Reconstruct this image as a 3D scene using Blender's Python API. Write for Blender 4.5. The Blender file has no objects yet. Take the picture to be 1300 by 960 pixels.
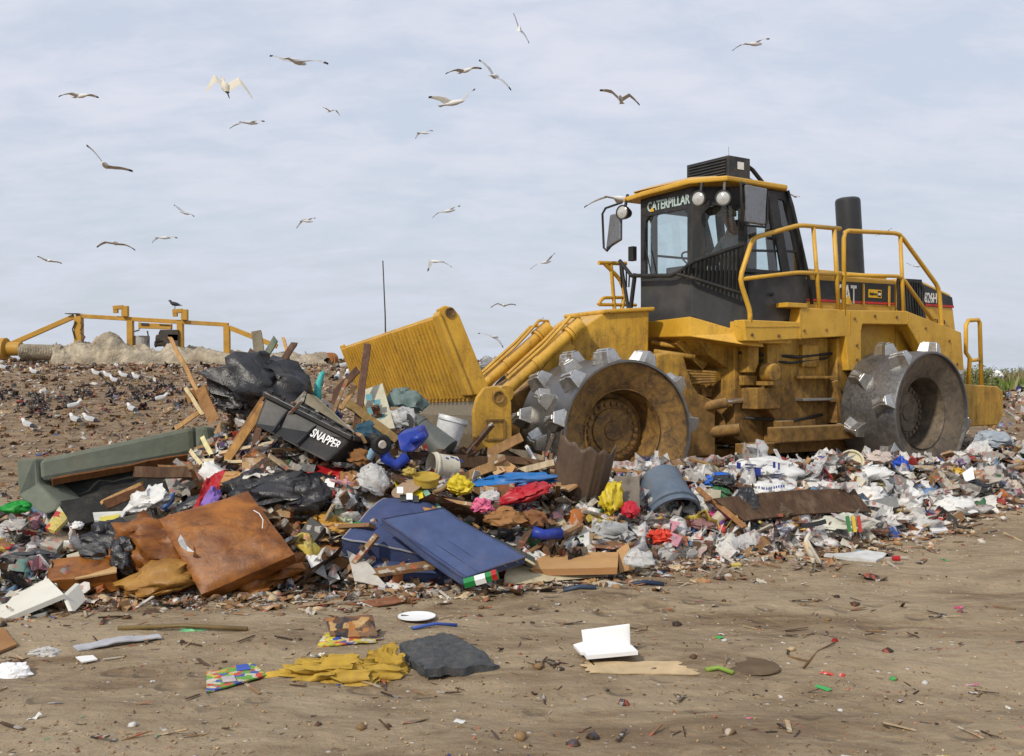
import bpy, bmesh, math, random
import numpy as np
from mathutils import Vector, Matrix, noise, Euler
rnd = random.Random(11)
scene = bpy.context.scene
COL = scene.collection
F = 1270.0            # focal length of the lens in units of 1/1300 of the picture width
CAMZ = 1.7

# ------------------------------------------------------------------ materials
MATS = {}
def nt(name):
    m = bpy.data.materials.new(name); m.use_nodes = True
    t = m.node_tree
    for n in list(t.nodes): t.nodes.remove(n)
    out = t.nodes.new('ShaderNodeOutputMaterial'); b = t.nodes.new('ShaderNodeBsdfPrincipled')
    t.links.new(b.outputs[0], out.inputs[0])
    return m, t, b, out
def N(t, typ, **kw):
    n = t.nodes.new(typ)
    for k, v in kw.items():
        if k in n.inputs: n.inputs[k].default_value = v
        else: setattr(n, k, v)
    return n
def mix(t, fac, a, b, mode='MIX'):
    n = t.nodes.new('ShaderNodeMix'); n.data_type = 'RGBA'; n.blend_type = mode
    for k, v in ((0, fac), (6, a), (7, b)):
        sock = n.inputs[k]
        if isinstance(v, bpy.types.NodeSocket): t.links.new(v, sock)
        elif isinstance(v, (int, float)): sock.default_value = v if k == 0 else (v, v, v, 1)
        else: sock.default_value = (*v[:3], 1)
    return n.outputs[2]
def maprange(t, v, a, b, c=0.0, d=1.0):
    n = t.nodes.new('ShaderNodeMapRange'); t.links.new(v, n.inputs[0])
    for i, x in enumerate((a, b, c, d)): n.inputs[i+1].default_value = x
    return n.outputs[0]
def math_(t, op, a, b=0.5):
    n = t.nodes.new('ShaderNodeMath'); n.operation = op
    for i, v in enumerate((a, b)):
        if isinstance(v, bpy.types.NodeSocket): t.links.new(v, n.inputs[i])
        else: n.inputs[i].default_value = v
    return n.outputs[0]
def noise_(t, vec, scale, detail=4, rough=.6, dist=0.0):
    n = t.nodes.new('ShaderNodeTexNoise'); n.inputs['Scale'].default_value = scale
    n.inputs['Detail'].default_value = detail; n.inputs['Roughness'].default_value = rough
    n.inputs['Distortion'].default_value = dist
    if vec is not None: t.links.new(vec, n.inputs['Vector'])
    return n.outputs['Fac']
def coords(t, world=False):
    if world: return t.nodes.new('ShaderNodeNewGeometry').outputs['Position']
    return t.nodes.new('ShaderNodeTexCoord').outputs['Object']
def scaled(t, v, s):
    n = t.nodes.new('ShaderNodeMapping'); t.links.new(v, n.inputs['Vector']); n.inputs['Scale'].default_value = s
    return n.outputs[0]
def bump(t, b, h, strength=.4, dist=.01):
    n = t.nodes.new('ShaderNodeBump'); n.inputs['Strength'].default_value = strength; n.inputs['Distance'].default_value = dist
    t.links.new(h, n.inputs['Height']); t.links.new(n.outputs[0], b.inputs['Normal'])
DIRT = (.21, .15, .09)
def mat(name, col, rough=.55, metal=0.0, dirt=.3, var=.2, bmp=.25, scale=7.0, spec=.35, dist=.01, stretch=None, sheen=0):
    if name in MATS: return MATS[name]
    m, t, b, o = nt(name)
    c = coords(t)
    if stretch: c = scaled(t, c, stretch)
    n1 = noise_(t, c, scale, 5)
    lo = [x*(1-var) for x in col]; hi = [min(1, x*(1+var)) for x in col]
    base = mix(t, maprange(t, n1, .3, .7), lo, hi)
    n2 = noise_(t, c, scale*.45, 9, .72)
    base = mix(t, maprange(t, n2, .5, .72, 0, min(1, dirt*1.5)), base, DIRT)
    t.links.new(base, b.inputs['Base Color'])
    n3 = noise_(t, c, scale*2.2, 6, .65)
    t.links.new(maprange(t, n3, .3, .7, rough*.8, min(1, rough*1.2)), b.inputs['Roughness'])
    b.inputs['Metallic'].default_value = metal
    b.inputs['Specular IOR Level'].default_value = spec
    if bmp: bump(t, b, n3, bmp, dist)
    MATS[name] = m
    return m
def yellow(name, grime=1.0):
    if name in MATS: return MATS[name]
    m, t, b, o = nt(name)
    p = coords(t, True)
    n1 = noise_(t, p, 2.3, 6)
    base = mix(t, maprange(t, n1, .3, .7), (.52, .285, .026), (.70, .41, .052))
    sep = t.nodes.new('ShaderNodeSeparateXYZ'); t.links.new(p, sep.inputs[0])
    low = maprange(t, sep.outputs[2], 2.6, 1.0, 0.0, 1.0)
    st = noise_(t, scaled(t, p, (9, 9, 1.6)), 1.6, 9, .75)
    blot = noise_(t, p, 3.7, 10, .75, .6)
    k = math_(t, 'ADD', math_(t, 'MULTIPLY', low, .30*grime), math_(t, 'MULTIPLY', math_(t, 'ADD', st, blot), .5))
    mud = mix(t, maprange(t, noise_(t, p, 9, 5), .35, .65), (.10, .058, .022), (.25, .135, .04))
    f = maprange(t, k, .60-.05*grime, .80, 0, .95*min(1, grime))
    base = mix(t, f, base, mud)
    fine = noise_(t, p, 28, 6, .8)
    base = mix(t, maprange(t, math_(t, 'ADD', math_(t, 'MULTIPLY', fine, .7), math_(t, 'MULTIPLY', blot, .3)), .555, .62, 0, .7*grime), base, (.12, .07, .03))
    # dust settled on faces that look up
    g = t.nodes.new('ShaderNodeNewGeometry'); s2 = t.nodes.new('ShaderNodeSeparateXYZ'); t.links.new(g.outputs['Normal'], s2.inputs[0])
    base = mix(t, maprange(t, s2.outputs[2], .3, 1.0, 0, .45), base, (.42, .29, .15))
    t.links.new(base, b.inputs['Base Color'])
    t.links.new(maprange(t, f, 0, 1, .42, .85), b.inputs['Roughness'])
    b.inputs['Specular IOR Level'].default_value = .35
    bump(t, b, math_(t, 'ADD', fine, f), .25, .006)
    MATS[name] = m; return m
def emissionless_glass(name, tint=(.62, .74, .76), dark=.55):
    if name in MATS: return MATS[name]
    m, t, b, o = nt(name)
    t.nodes.remove(b)
    tr = t.nodes.new('ShaderNodeBsdfTransparent'); tr.inputs[0].default_value = (*tint, 1)
    gl = t.nodes.new('ShaderNodeBsdfGlossy'); gl.inputs['Roughness'].default_value = .03; gl.inputs[0].default_value = (.9, .9, .9, 1)
    df = t.nodes.new('ShaderNodeBsdfDiffuse'); df.inputs[0].default_value = (.30, .27, .22, 1)
    fr = t.nodes.new('ShaderNodeLayerWeight'); fr.inputs[0].default_value = .25
    a = t.nodes.new('ShaderNodeMixShader'); t.links.new(maprange(t, fr.outputs['Facing'], 0, 1, .05, .45), a.inputs[0]); t.links.new(tr.outputs[0], a.inputs[1]); t.links.new(gl.outputs[0], a.inputs[2])
    c = t.nodes.new('ShaderNodeMixShader'); t.links.new(maprange(t, noise_(t, coords(t), 5, 6, .7), .35, .8, .01, .12), c.inputs[0])
    t.links.new(a.outputs[0], c.inputs[1]); t.links.new(df.outputs[0], c.inputs[2]); t.links.new(c.outputs[0], o.inputs[0])
    MATS[name] = m; return m
def film(name, col, alpha=.5):
    """thin clear plastic"""
    if name in MATS: return MATS[name]
    m, t, b, o = nt(name)
    b.inputs['Base Color'].default_value = (*col, 1); b.inputs['Roughness'].default_value = .25
    tr = t.nodes.new('ShaderNodeBsdfTransparent'); a = t.nodes.new('ShaderNodeMixShader'); a.inputs[0].default_value = alpha
    t.links.new(tr.outputs[0], a.inputs[1]); t.links.new(b.outputs[0], a.inputs[2]); t.links.new(a.outputs[0], o.inputs[0])
    bump(t, b, noise_(t, coords(t), 12, 5), .7, .02)
    MATS[name] = m; return m
def steel(name, col=(.46, .46, .45), rough=.36, dirt=.5):
    if name in MATS: return MATS[name]
    m, t, b, o = nt(name)
    c = coords(t)
    n1 = noise_(t, c, 4, 8, .7); n2 = noise_(t, c, 26, 6, .7)
    base = mix(t, maprange(t, n2, .3, .7), [x*.8 for x in col], [x*1.15 for x in col])
    f = maprange(t, n1, .48, .7, 0, dirt)
    base = mix(t, f, base, (.13, .085, .05))
    t.links.new(base, b.inputs['Base Color'])
    t.links.new(maprange(t, f, 0, .6, .88, .25), b.inputs['Metallic'])
    t.links.new(maprange(t, n2, .3, .7, rough*.75, rough*1.4), b.inputs['Roughness'])
    bump(t, b, n2, .35, .004)
    MATS[name] = m; return m
def rusty(name, lo=(.10, .06, .032), hi=(.33, .185, .045), sp=(.42, .22, .05)):
    if name in MATS: return MATS[name]
    m, t, b, o = nt(name)
    p = coords(t, True)
    n1 = noise_(t, p, 5.5, 10, .75, .8); n2 = noise_(t, p, 22, 6, .75)
    base = mix(t, maprange(t, n1, .4, .62), lo, hi)
    base = mix(t, maprange(t, n2, .53, .66, 0, .6), base, sp)
    base = mix(t, maprange(t, n1, .60, .72, 0, .7), base, (.17, .14, .12))
    t.links.new(base, b.inputs['Base Color']); b.inputs['Roughness'].default_value = .62
    b.inputs['Metallic'].default_value = .25
    bump(t, b, math_(t, 'ADD', n1, n2), .4, .01)
    MATS[name] = m; return m
def vcol(name, rough=.5, spec=.3, bmp=.3, prints=False, alpha=1.0):
    """colour from the mesh's own colour attribute"""
    if name in MATS: return MATS[name]
    m, t, b, o = nt(name)
    a = t.nodes.new('ShaderNodeAttribute'); a.attribute_name = 'Col'
    p = coords(t, True)
    n1 = noise_(t, p, 30, 5, .7)
    base = a.outputs['Color']
    if prints:
        vo = t.nodes.new('ShaderNodeTexVoronoi'); vo.inputs['Scale'].default_value = 27; vo.distance = 'CHEBYCHEV'; t.links.new(p, vo.inputs['Vector'])
        hs = t.nodes.new('ShaderNodeSeparateColor'); t.links.new(vo.outputs['Color'], hs.inputs[0])
        base = mix(t, maprange(t, hs.outputs[0], .88, .90, 0, .6), base, (.50, .48, .43)); base = mix(t, maprange(t, hs.outputs[1], .92, .94, 0, .55), base, (.07, .07, .10))
        base = mix(t, maprange(t, hs.outputs[2], .93, .94, 0, .6), base, (.45, .08, .05))
    base = mix(t, maprange(t, n1, .50, .72, 0, .6), base, DIRT)
    t.links.new(base, b.inputs['Base Color']); b.inputs['Roughness'].default_value = rough
    b.inputs['Specular IOR Level'].default_value = spec
    if bmp: bump(t, b, noise_(t, p, 60, 4), bmp, .004)
    if alpha < 1:
        tr = t.nodes.new('ShaderNodeBsdfTransparent'); ms = t.nodes.new('ShaderNodeMixShader'); ms.inputs[0].default_value = alpha
        t.links.new(tr.outputs[0], ms.inputs[1]); t.links.new(b.outputs[0], ms.inputs[2]); t.links.new(ms.outputs[0], o.inputs[0])
    MATS[name] = m; return m
def printed(name, cols, scale=14, rough=.45):
    if name in MATS: return MATS[name]
    m, t, b, o = nt(name); c = coords(t)
    vo = t.nodes.new('ShaderNodeTexVoronoi'); vo.inputs['Scale'].default_value = scale; vo.distance = 'CHEBYCHEV'; t.links.new(c, vo.inputs['Vector'])
    hs = t.nodes.new('ShaderNodeSeparateColor'); t.links.new(vo.outputs['Color'], hs.inputs[0])
    r = t.nodes.new('ShaderNodeValToRGB'); r.color_ramp.interpolation = 'CONSTANT'; t.links.new(hs.outputs[0], r.inputs[0])
    while len(r.color_ramp.elements) < len(cols): r.color_ramp.elements.new(.5)
    for i, (e, cc) in enumerate(zip(r.color_ramp.elements, cols)): e.position = i/len(cols); e.color = (*cc, 1)
    fine = noise_(t, c, 60, 3, .6)
    base = mix(t, maprange(t, fine, .52, .58, 0, .35), r.outputs[0], (.06, .06, .07))
    base = mix(t, maprange(t, noise_(t, c, 8, 8, .7), .5, .72, 0, .6), base, DIRT)
    t.links.new(base, b.inputs['Base Color']); b.inputs['Roughness'].default_value = rough; MATS[name] = m; return m

# ------------------------------------------------------------------ mesh builder
ORG = {}
class MB:
    def __init__(s): s.v = []; s.f = []; s.m = []; s.c = []; s.curcol = None
    def add(s, vs, fs, mi=0):
        o = len(s.v); s.v += [tuple(v) for v in vs]; s.f += [tuple(o+i for i in f) for f in fs]; s.m += [mi]*len(fs)
        if s.curcol: s.c += [s.curcol]*len(vs)
        return o
    def hexa(s, p, mi=0):   # p: bottom 4 then top 4
        s.add(p, [(3,2,1,0),(4,5,6,7),(0,1,5,4),(1,2,6,5),(2,3,7,6),(3,0,4,7)], mi)
    def box(s, c, size, rot=None, mi=0, taper=1.0):
        x, y, z = [a/2 for a in size]; M = rot if rot else Matrix.Identity(3); c = Vector(c)
        pts = [(-x,-y,-z),(x,-y,-z),(x,y,-z),(-x,y,-z),(-x*taper,-y*taper,z),(x*taper,-y*taper,z),(x*taper,y*taper,z),(-x*taper,y*taper,z)]
        s.hexa([c + M @ Vector(p) for p in pts], mi)
    def prism(s, A, B, mi=0):
        n = len(A); s.add(list(A)+list(B), [tuple(range(n-1,-1,-1)), tuple(range(n,2*n))]+[(i,(i+1)%n,n+(i+1)%n,n+i) for i in range(n)], mi)
    def bar(s, a, b, w, h, up=(0,0,1), mi=0, w2=None):
        a = Vector(a); b = Vector(b); d = (b-a).normalized(); x = d.cross(Vector(up))
        if x.length < 1e-3: x = d.cross(Vector((0,1,0)))
        x.normalize(); y = x.cross(d); w2 = w2 or w
        s.hexa([a-x*w/2-y*h/2, a+x*w/2-y*h/2, a+x*w/2+y*h/2, a-x*w/2+y*h/2, b-x*w2/2-y*h/2, b+x*w2/2-y*h/2, b+x*w2/2+y*h/2, b-x*w2/2+y*h/2], mi)
    def tube(s, pts, r, n=8, mi=0, r2=None, cap=True):
        P = [Vector(p) for p in pts]; k = len(P); rings = []
        prev = None
        for i, p in enumerate(P):
            d = (P[min(i+1,k-1)]-P[max(i-1,0)]).normalized()
            if prev is None:
                x = d.cross(Vector((0,0,1)))
                if x.length < .05: x = d.cross(Vector((0,1,0)))
            else: x = prev - d*prev.dot(d)
            x.normalize(); prev = x; y = d.cross(x)
            rr = r if r2 is None else r+(r2-r)*i/max(1,k-1)
            if isinstance(r, (list, tuple)): rr = r[i]
            rings.append([p + (x*math.cos(a)+y*math.sin(a))*rr for a in [2*math.pi*j/n for j in range(n)]])
        vs = [v for R in rings for v in R]; fs = []
        for i in range(k-1):
            for j in range(n): fs.append((i*n+j, i*n+(j+1)%n, (i+1)*n+(j+1)%n, (i+1)*n+j))
        if cap: fs.append(tuple(range(n-1,-1,-1))); fs.append(tuple(range((k-1)*n, k*n)))
        s.add(vs, fs, mi)
    def lathe(s, c, axis, prof, n=32, mi=0, ref=None, jit=None):
        """prof: list of (along axis, radius)"""
        c = Vector(c); ax = Vector(axis).normalized(); x = Vector(ref).normalized() if ref else ax.orthogonal().normalized()
        x = (x-ax*x.dot(ax)).normalized(); y = ax.cross(x); vs = []; fs = []
        for k, (h, r) in enumerate(prof):
            for j in range(n):
                a = 2*math.pi*j/n; rr = r*(1+(jit(k, a) if jit else 0)); vs.append(c+ax*h+(x*math.cos(a)+y*math.sin(a))*max(rr, 1e-4))
        for i in range(len(prof)-1):
            for j in range(n): fs.append((i*n+j, i*n+(j+1)%n, (i+1)*n+(j+1)%n, (i+1)*n+j))
        s.add(vs, fs, mi)
    def grid(s, fn, nu, nv, mi=0, thick=0.0):
        P = [[Vector(fn(i/nu, j/nv)) for j in range(nv+1)] for i in range(nu+1)]
        vs = [p for r in P for p in r]; w = nv+1
        s.add(vs, [(i*w+j, (i+1)*w+j, (i+1)*w+j+1, i*w+j+1) for i in range(nu) for j in range(nv)], mi)
    def build(s, name, mats, parent=None, origin=None, smooth=False, bevel=0, label=None, cat=None, group=None, kind=None, solid=0, auto=None, subsurf=0):
        if not isinstance(mats, (list, tuple)): mats = [mats]
        V = np.array([tuple(v) for v in s.v], dtype=float)
        if origin is None:
            lo, hi = V.min(0), V.max(0); origin = ((lo[0]+hi[0])/2, (lo[1]+hi[1])/2, lo[2])
        origin = tuple(float(q) for q in origin)
        me = bpy.data.meshes.new(name)
        me.from_pydata([tuple(p) for p in (V-np.array(origin))], [], s.f)
        for m in mats: me.materials.append(m)
        me.polygons.foreach_set('material_index', s.m)
        if smooth: me.polygons.foreach_set('use_smooth', [True]*len(me.polygons))
        if s.c:
            ca = me.color_attributes.new('Col', 'FLOAT_COLOR', 'POINT')
            ca.data.foreach_set('color', np.array([(*c, 1.0) for c in s.c], dtype=np.float32).ravel())
        me.update()
        ob = bpy.data.objects.new(name, me); COL.objects.link(ob)
        po = ORG.get(parent.name, (0,0,0)) if parent else (0,0,0)
        ob.location = [origin[i]-po[i] for i in range(3)]
        if parent: ob.parent = parent
        ORG[ob.name] = origin
        if smooth and auto:
            bm = bmesh.new(); bm.from_mesh(me)
            for e in bm.edges:
                if len(e.link_faces) == 2 and e.calc_face_angle(0) > math.radians(auto): e.smooth = False
            bm.to_mesh(me); bm.free()
        if bevel:
            b = ob.modifiers.new('bevel', 'BEVEL'); b.width = bevel; b.segments = 2; b.limit_method = 'ANGLE'; b.angle_limit = math.radians(35)
        if solid:
            b = ob.modifiers.new('solid', 'SOLIDIFY'); b.thickness = solid; b.offset = 0
        if subsurf:
            b = ob.modifiers.new('sub', 'SUBSURF'); b.levels = b.render_levels = subsurf
        tag(ob, label, cat, group, kind)
        return ob
def tag(o, label=None, cat=None, group=None, kind=None):
    if label: o['label'] = label
    if cat: o['category'] = cat
    if group: o['group'] = group
    if kind: o['kind'] = kind
    return o
def empty(name, loc, label=None, cat=None, group=None, parent=None):
    o = bpy.data.objects.new(name, None); COL.objects.link(o); o.empty_display_size = .1
    po = ORG.get(parent.name, (0,0,0)) if parent else (0,0,0)
    o.location = [loc[i]-po[i] for i in range(3)]; ORG[o.name] = tuple(loc)
    if parent: o.parent = parent
    return tag(o, label, cat, group)
def text(name, s, size, org, xd, yd, m, parent, extrude=.003, bold=.0, width=None, shear=0, align='LEFT'):
    """flat lettering as a mesh: org is the lower left corner, xd and yd the reading and up directions"""
    cu = bpy.data.curves.new(name, 'FONT'); cu.body = s; cu.size = size; cu.extrude = extrude; cu.offset = bold; cu.shear = shear; cu.space_line = .8
    tmp = bpy.data.objects.new(name+'_t', cu); COL.objects.link(tmp); bpy.context.view_layer.update()
    me = bpy.data.meshes.new_from_object(tmp.evaluated_get(bpy.context.evaluated_depsgraph_get()))
    bpy.data.objects.remove(tmp)
    X = Vector(xd).normalized(); Y = Vector(yd); Y = (Y-X*Y.dot(X)).normalized(); Z = X.cross(Y)
    xs = [v.co.x for v in me.vertices]; w = max(xs)-min(xs); sc = width/w if width else 1.0
    for v in me.vertices:
        v.co = X*((v.co.x-min(xs))*sc)+Y*v.co.y+Z*v.co.z
    me.materials.clear(); me.materials.append(m)
    ob = bpy.data.objects.new(name, me); COL.objects.link(ob)
    po = ORG.get(parent.name, (0,0,0)); ob.parent = parent; ob.location = [org[i]-po[i] for i in range(3)]; ORG[ob.name] = tuple(org)
    return ob

# ------------------------------------------------------------------ terrain
def sm(a, b, x):
    t = min(1, max(0, (x-a)/(b-a))); return t*t*(3-2*t)
def lin(tab, x):
    if x <= tab[0][0]: return tab[0][1]
    for (a, p), (b, q) in zip(tab, tab[1:]):
        if x <= b: return p+(q-p)*(x-a)/(b-a)
    return tab[-1][1]
BE = [(-.9,-1),]
FRONT = [(-.8,7.3),(-.512,7.45),(-.394,7.95),(-.252,7.95),(-.118,8.05),(-.024,8.2),(.079,8.6),(.197,9.3),(.315,9.7),(.433,10.6),(.512,11.9),(.7,12.6)]
CREST = [(-.8,8.8),(-.512,9.0),(-.394,9.6),(-.252,9.9),(-.118,9.9),(-.024,10.1),(.079,10.3),(.197,10.9),(.315,11.2),(.433,11.8),(.512,13.0),(.7,13.8)]
HIGH = [(-.8,.2),(-.512,.30),(-.45,.32),(-.38,.36),(-.33,.62),(-.30,.92),(-.252,1.25),(-.19,1.15),(-.118,.95),(-.024,.66),(.079,.5),(.197,.5),(.315,.46),(.37,.38),(.433,.28),(.512,.30),(.7,.3)]
def base_h(x, y):
    rz = 2.14-1.12*sm(1.5, 8.0, x)-.1*sm(8, 20, x)
    yr = 28.0
    z = .22*sm(8.5, 12.5, y)+.10*sm(3.0, 5.0, x)*sm(10, 12.5, y)
    t = min(1, max(0, (y-12.8)/(yr-12.8)))
    z += (rz-.25)*(t*.85+.15*t*t*(3-2*t))
    if y > yr: z += (1.0*sm(8, 3, 0)*0) + .012*min(y-yr, 30)*sm(4, 9, x) - .0*y
    if y > 70: z -= (z-.2)*sm(70, 200, y)
    return z
def heap_h(x, y):
    if y < 5 or y > 17: return 0
    u = x/y; a = lin(FRONT, u); c = lin(CREST, u); h = lin(HIGH, u)
    if y < a: return 0
    if y < c:
        t = (y-a)/(c-a); return h*(1-(1-t)**1.7)
    t = min(1, (y-c)/1.5); return h*(1-t*t*(3-2*t))
def H(x, y, detail=True):
    hh = heap_h(x, y); z = base_h(x, y)+hh
    if detail:
        z += .022*noise.fractal((x*.9, y*.9, 0), 1.0, 2.0, 4)
        if y > 12: z += .05*sm(12, 16, y)*noise.fractal((x*1.3+5, y*1.3, 3), .9, 2.0, 4)
        if hh > .02: z += .10*min(1, hh*4)*noise.fractal((x*2.6, y*2.6, 7), .8, 2.0, 4)
        # wheel ruts across the road
        if y < 9: z += (.020*math.sin(4.3*y+.55*x+1.6*noise.noise((x*.3, y*.3, 2)))+.022*noise.noise((x*2.2, y*4.6, 5))+.016*abs(noise.noise((x*5.5, y*7, 8))))*(1-sm(8.5, 9.5, y))
    return z
def spot(px, py, lift=0.0):
    """point of the ground or heap that the photo shows at this place"""
    u = (px-650)/F; v = (475-py)/F
    y = 3.0; py_ = y
    while y < 90:
        if H(u*y, y) > CAMZ+v*y: break
        py_ = y; y += .06 if y < 16 else .3
    for _ in range(8):
        m = (y+py_)/2
        if H(u*m, m) > CAMZ+v*m: y = m
        else: py_ = m
    return Vector((u*y, y, H(u*y, y)+lift))
def at(px, py, Y): return Vector(((px-650)/F*Y, Y, CAMZ+(475-py)/F*Y))

def axis_lines(lo, hi, d0, d1, step, grow):
    xs = list(np.arange(d0, d1+1e-6, step)); s = step; x = d1
    while x < hi: s *= grow; x += s; xs.append(min(x, hi))
    s = step; x = d0; L = []
    while x > lo: s *= grow; x -= s; L.append(max(x, lo))
    return L[::-1]+xs
xs = axis_lines(-900, 900, -8.5, 10.5, .07, 1.09); ys = axis_lines(-60, 2500, 3.2, 15.0, .06, 1.05)
V = [(x, y, H(x, y)) for y in ys for x in xs]; w = len(xs)
me = bpy.data.meshes.new('ground'); me.from_pydata(V, [], [(j*w+i, j*w+i+1, (j+1)*w+i+1, (j+1)*w+i) for j in range(len(ys)-1) for i in range(w-1)])
me.polygons.foreach_set('use_smooth', [True]*len(me.polygons)); me.update()
ground = bpy.data.objects.new('ground', me); COL.objects.link(ground); ground['kind'] = 'structure'
def ground_mat():
    m, t, b, o = nt('dirt ground')
    p = coords(t, True); sep = t.nodes.new('ShaderNodeSeparateXYZ'); t.links.new(p, sep.inputs[0])
    big = noise_(t, p, .55, 6, .6, .3); midn = noise_(t, scaled(t, p, (1, 2.2, 1)), 2.6, 8, .7); fine = noise_(t, p, 24, 8, .75)
    c = mix(t, maprange(t, midn, .36, .64), (.195, .14, .085), (.365, .28, .18))
    c = mix(t, maprange(t, big, .42, .62, 0, .75), c, (.415, .325, .215))
    c = mix(t, maprange(t, fine, .56, .70, 0, .55), c, (.16, .11, .065))
    c = mix(t, maprange(t, fine, .30, .42, .7, 0), c, (.52, .43, .30))
    vor = t.nodes.new('ShaderNodeTexVoronoi'); vor.inputs['Scale'].default_value = 16; t.links.new(p, vor.inputs['Vector'])
    wn = t.nodes.new('ShaderNodeTexWhiteNoise'); t.links.new(vor.outputs['Position'], wn.inputs['Vector'])
    peb = math_(t, 'MULTIPLY', maprange(t, vor.outputs['Distance'], .12, .28, 1, 0), maprange(t, wn.outputs['Value'], .86, .88))
    c = mix(t, peb, c, mix(t, wn.outputs['Value'], (.30, .25, .19), (.62, .56, .47)))
    wet = noise_(t, scaled(t, p, (.35, 1.3, 1)), 1.3, 7, .65, .5)
    c = mix(t, maprange(t, wet, .52, .66, 0, .7), c, (.155, .10, .055))
    c = mix(t, maprange(t, wet, .30, .42, .45, 0), c, (.50, .40, .27))
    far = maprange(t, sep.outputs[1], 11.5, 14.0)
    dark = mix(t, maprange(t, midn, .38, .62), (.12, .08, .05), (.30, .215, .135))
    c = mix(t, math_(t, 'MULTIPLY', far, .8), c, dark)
    t.links.new(c, b.inputs['Base Color']); b.inputs['Roughness'].default_value = .9; b.inputs['Specular IOR Level'].default_value = .15
    vb = t.nodes.new('ShaderNodeTexVoronoi'); vb.inputs['Scale'].default_value = 7; t.links.new(scaled(t, p, (1, 1.6, 1)), vb.inputs['Vector'])
    # cleat prints of the compactor's drums, in two tracks across the road
    vc = t.nodes.new('ShaderNodeTexVoronoi'); vc.inputs['Scale'].default_value = 3.6; vc.inputs['Randomness'].default_value = .85; t.links.new(p, vc.inputs['Vector'])
    ty = math_(t, 'ADD', sep.outputs[1], math_(t, 'MULTIPLY', sep.outputs[0], .16)); bands = None
    for y0 in (5.2, 7.3):
        b_ = maprange(t, math_(t, 'ABSOLUTE', math_(t, 'SUBTRACT', ty, y0)), .45, .62, 1, 0); bands = b_ if bands is None else math_(t, 'MAXIMUM', bands, b_)
    dent = math_(t, 'MULTIPLY', bands, maprange(t, vc.outputs['Distance'], .20, .32, 1, 0))
    c = mix(t, math_(t, 'MULTIPLY', dent, .22), c, (.17, .115, .065)); t.links.new(c, b.inputs['Base Color'])
    hh = math_(t, 'SUBTRACT', math_(t, 'ADD', math_(t, 'ADD', math_(t, 'MULTIPLY', midn, 1.6), math_(t, 'MULTIPLY', vb.outputs['Distance'], .7)), math_(t, 'ADD', math_(t, 'MULTIPLY', fine, .8), math_(t, 'MULTIPLY', peb, .6))), math_(t, 'MULTIPLY', dent, 1.3))
    bump(t, b, hh, .8, .035)
    return m
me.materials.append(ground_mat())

# ------------------------------------------------------------------ sky, sun, camera
SUN_EL, SUN_AZ = 40, 218      # degrees; azimuth clockwise from +Y (the view direction): behind the camera, from the left
w_ = bpy.data.worlds.new('World'); scene.world = w_; w_.use_nodes = True
t = w_.node_tree; bg = t.nodes['Background']
sky = t.nodes.new('ShaderNodeTexSky'); sky.sky_type = 'NISHITA'; sky.sun_disc = False
sky.sun_elevation = math.radians(SUN_EL); sky.sun_rotation = math.radians(SUN_AZ); sky.air_density = 1.4; sky.dust_density = 2.5; sky.ozone_density = 1.5
tc = t.nodes.new('ShaderNodeTexCoord'); sp = t.nodes.new('ShaderNodeSeparateXYZ'); t.links.new(tc.outputs['Generated'], sp.inputs[0])
zc = math_(t, 'MAXIMUM', sp.outputs[2], 0.0)
den = math_(t, 'ADD', zc, .30)
cx = math_(t, 'DIVIDE', sp.outputs[0], den); cy = math_(t, 'DIVIDE', sp.outputs[1], den)
cmb = t.nodes.new('ShaderNodeCombineXYZ'); t.links.new(cx, cmb.inputs[0]); t.links.new(cy, cmb.inputs[1])
cv = scaled(t, cmb.outputs[0], (1.0, 1.9, 1))
n1 = noise_(t, cv, 2.6, 7, .55, .5); n2 = noise_(t, cv, 8.5, 6, .6, .3)
cl = math_(t, 'ADD', math_(t, 'MULTIPLY', n1, .62), math_(t, 'MULTIPLY', n2, .38))
cloud = maprange(t, cl, .40, .60, .0, 1.0)
lowhaze = maprange(t, zc, 0.0, .25, 1.0, 0.0)
veil = mix(t, lowhaze, (5.35, 5.9, 7.0), (5.2, 5.65, 6.35))
c = mix(t, .88, sky.outputs[0], veil)
cc = mix(t, lowhaze, (6.35, 6.5, 7.35), (5.4, 5.85, 6.7))
c = mix(t, math_(t, 'MULTIPLY', cloud, .85), c, cc)
t.links.new(c, bg.inputs[0]); bg.inputs[1].default_value = .118
sd = bpy.data.lights.new('sun', 'SUN'); sd.energy = 3.0; sd.angle = math.radians(2.5); sd.color = (1.0, .92, .79)
so = bpy.data.objects.new('sun', sd); COL.objects.link(so)
az, el = math.radians(SUN_AZ), math.radians(SUN_EL)
sv = Vector((math.sin(az)*math.cos(el), math.cos(az)*math.cos(el), math.sin(el)))
so.rotation_euler = sv.to_track_quat('Z', 'Y').to_euler(); so.location = sv*30
cam = bpy.data.cameras.new('camera'); cam.sensor_width = 36; cam.lens = 36*F/1300; cam.clip_end = 6000; cam.clip_start = .05
cam.shift_y = -5/1300
co = bpy.data.objects.new('camera', cam); COL.objects.link(co); co.location = (0, 0, CAMZ); co.rotation_euler = (math.pi/2, 0, 0)
scene.camera = co
scene.view_settings.view_transform = 'Standard'; scene.view_settings.look = 'None'; scene.view_settings.exposure = 0
scene.render.resolution_x = 1024; scene.render.resolution_y = 756
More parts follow.
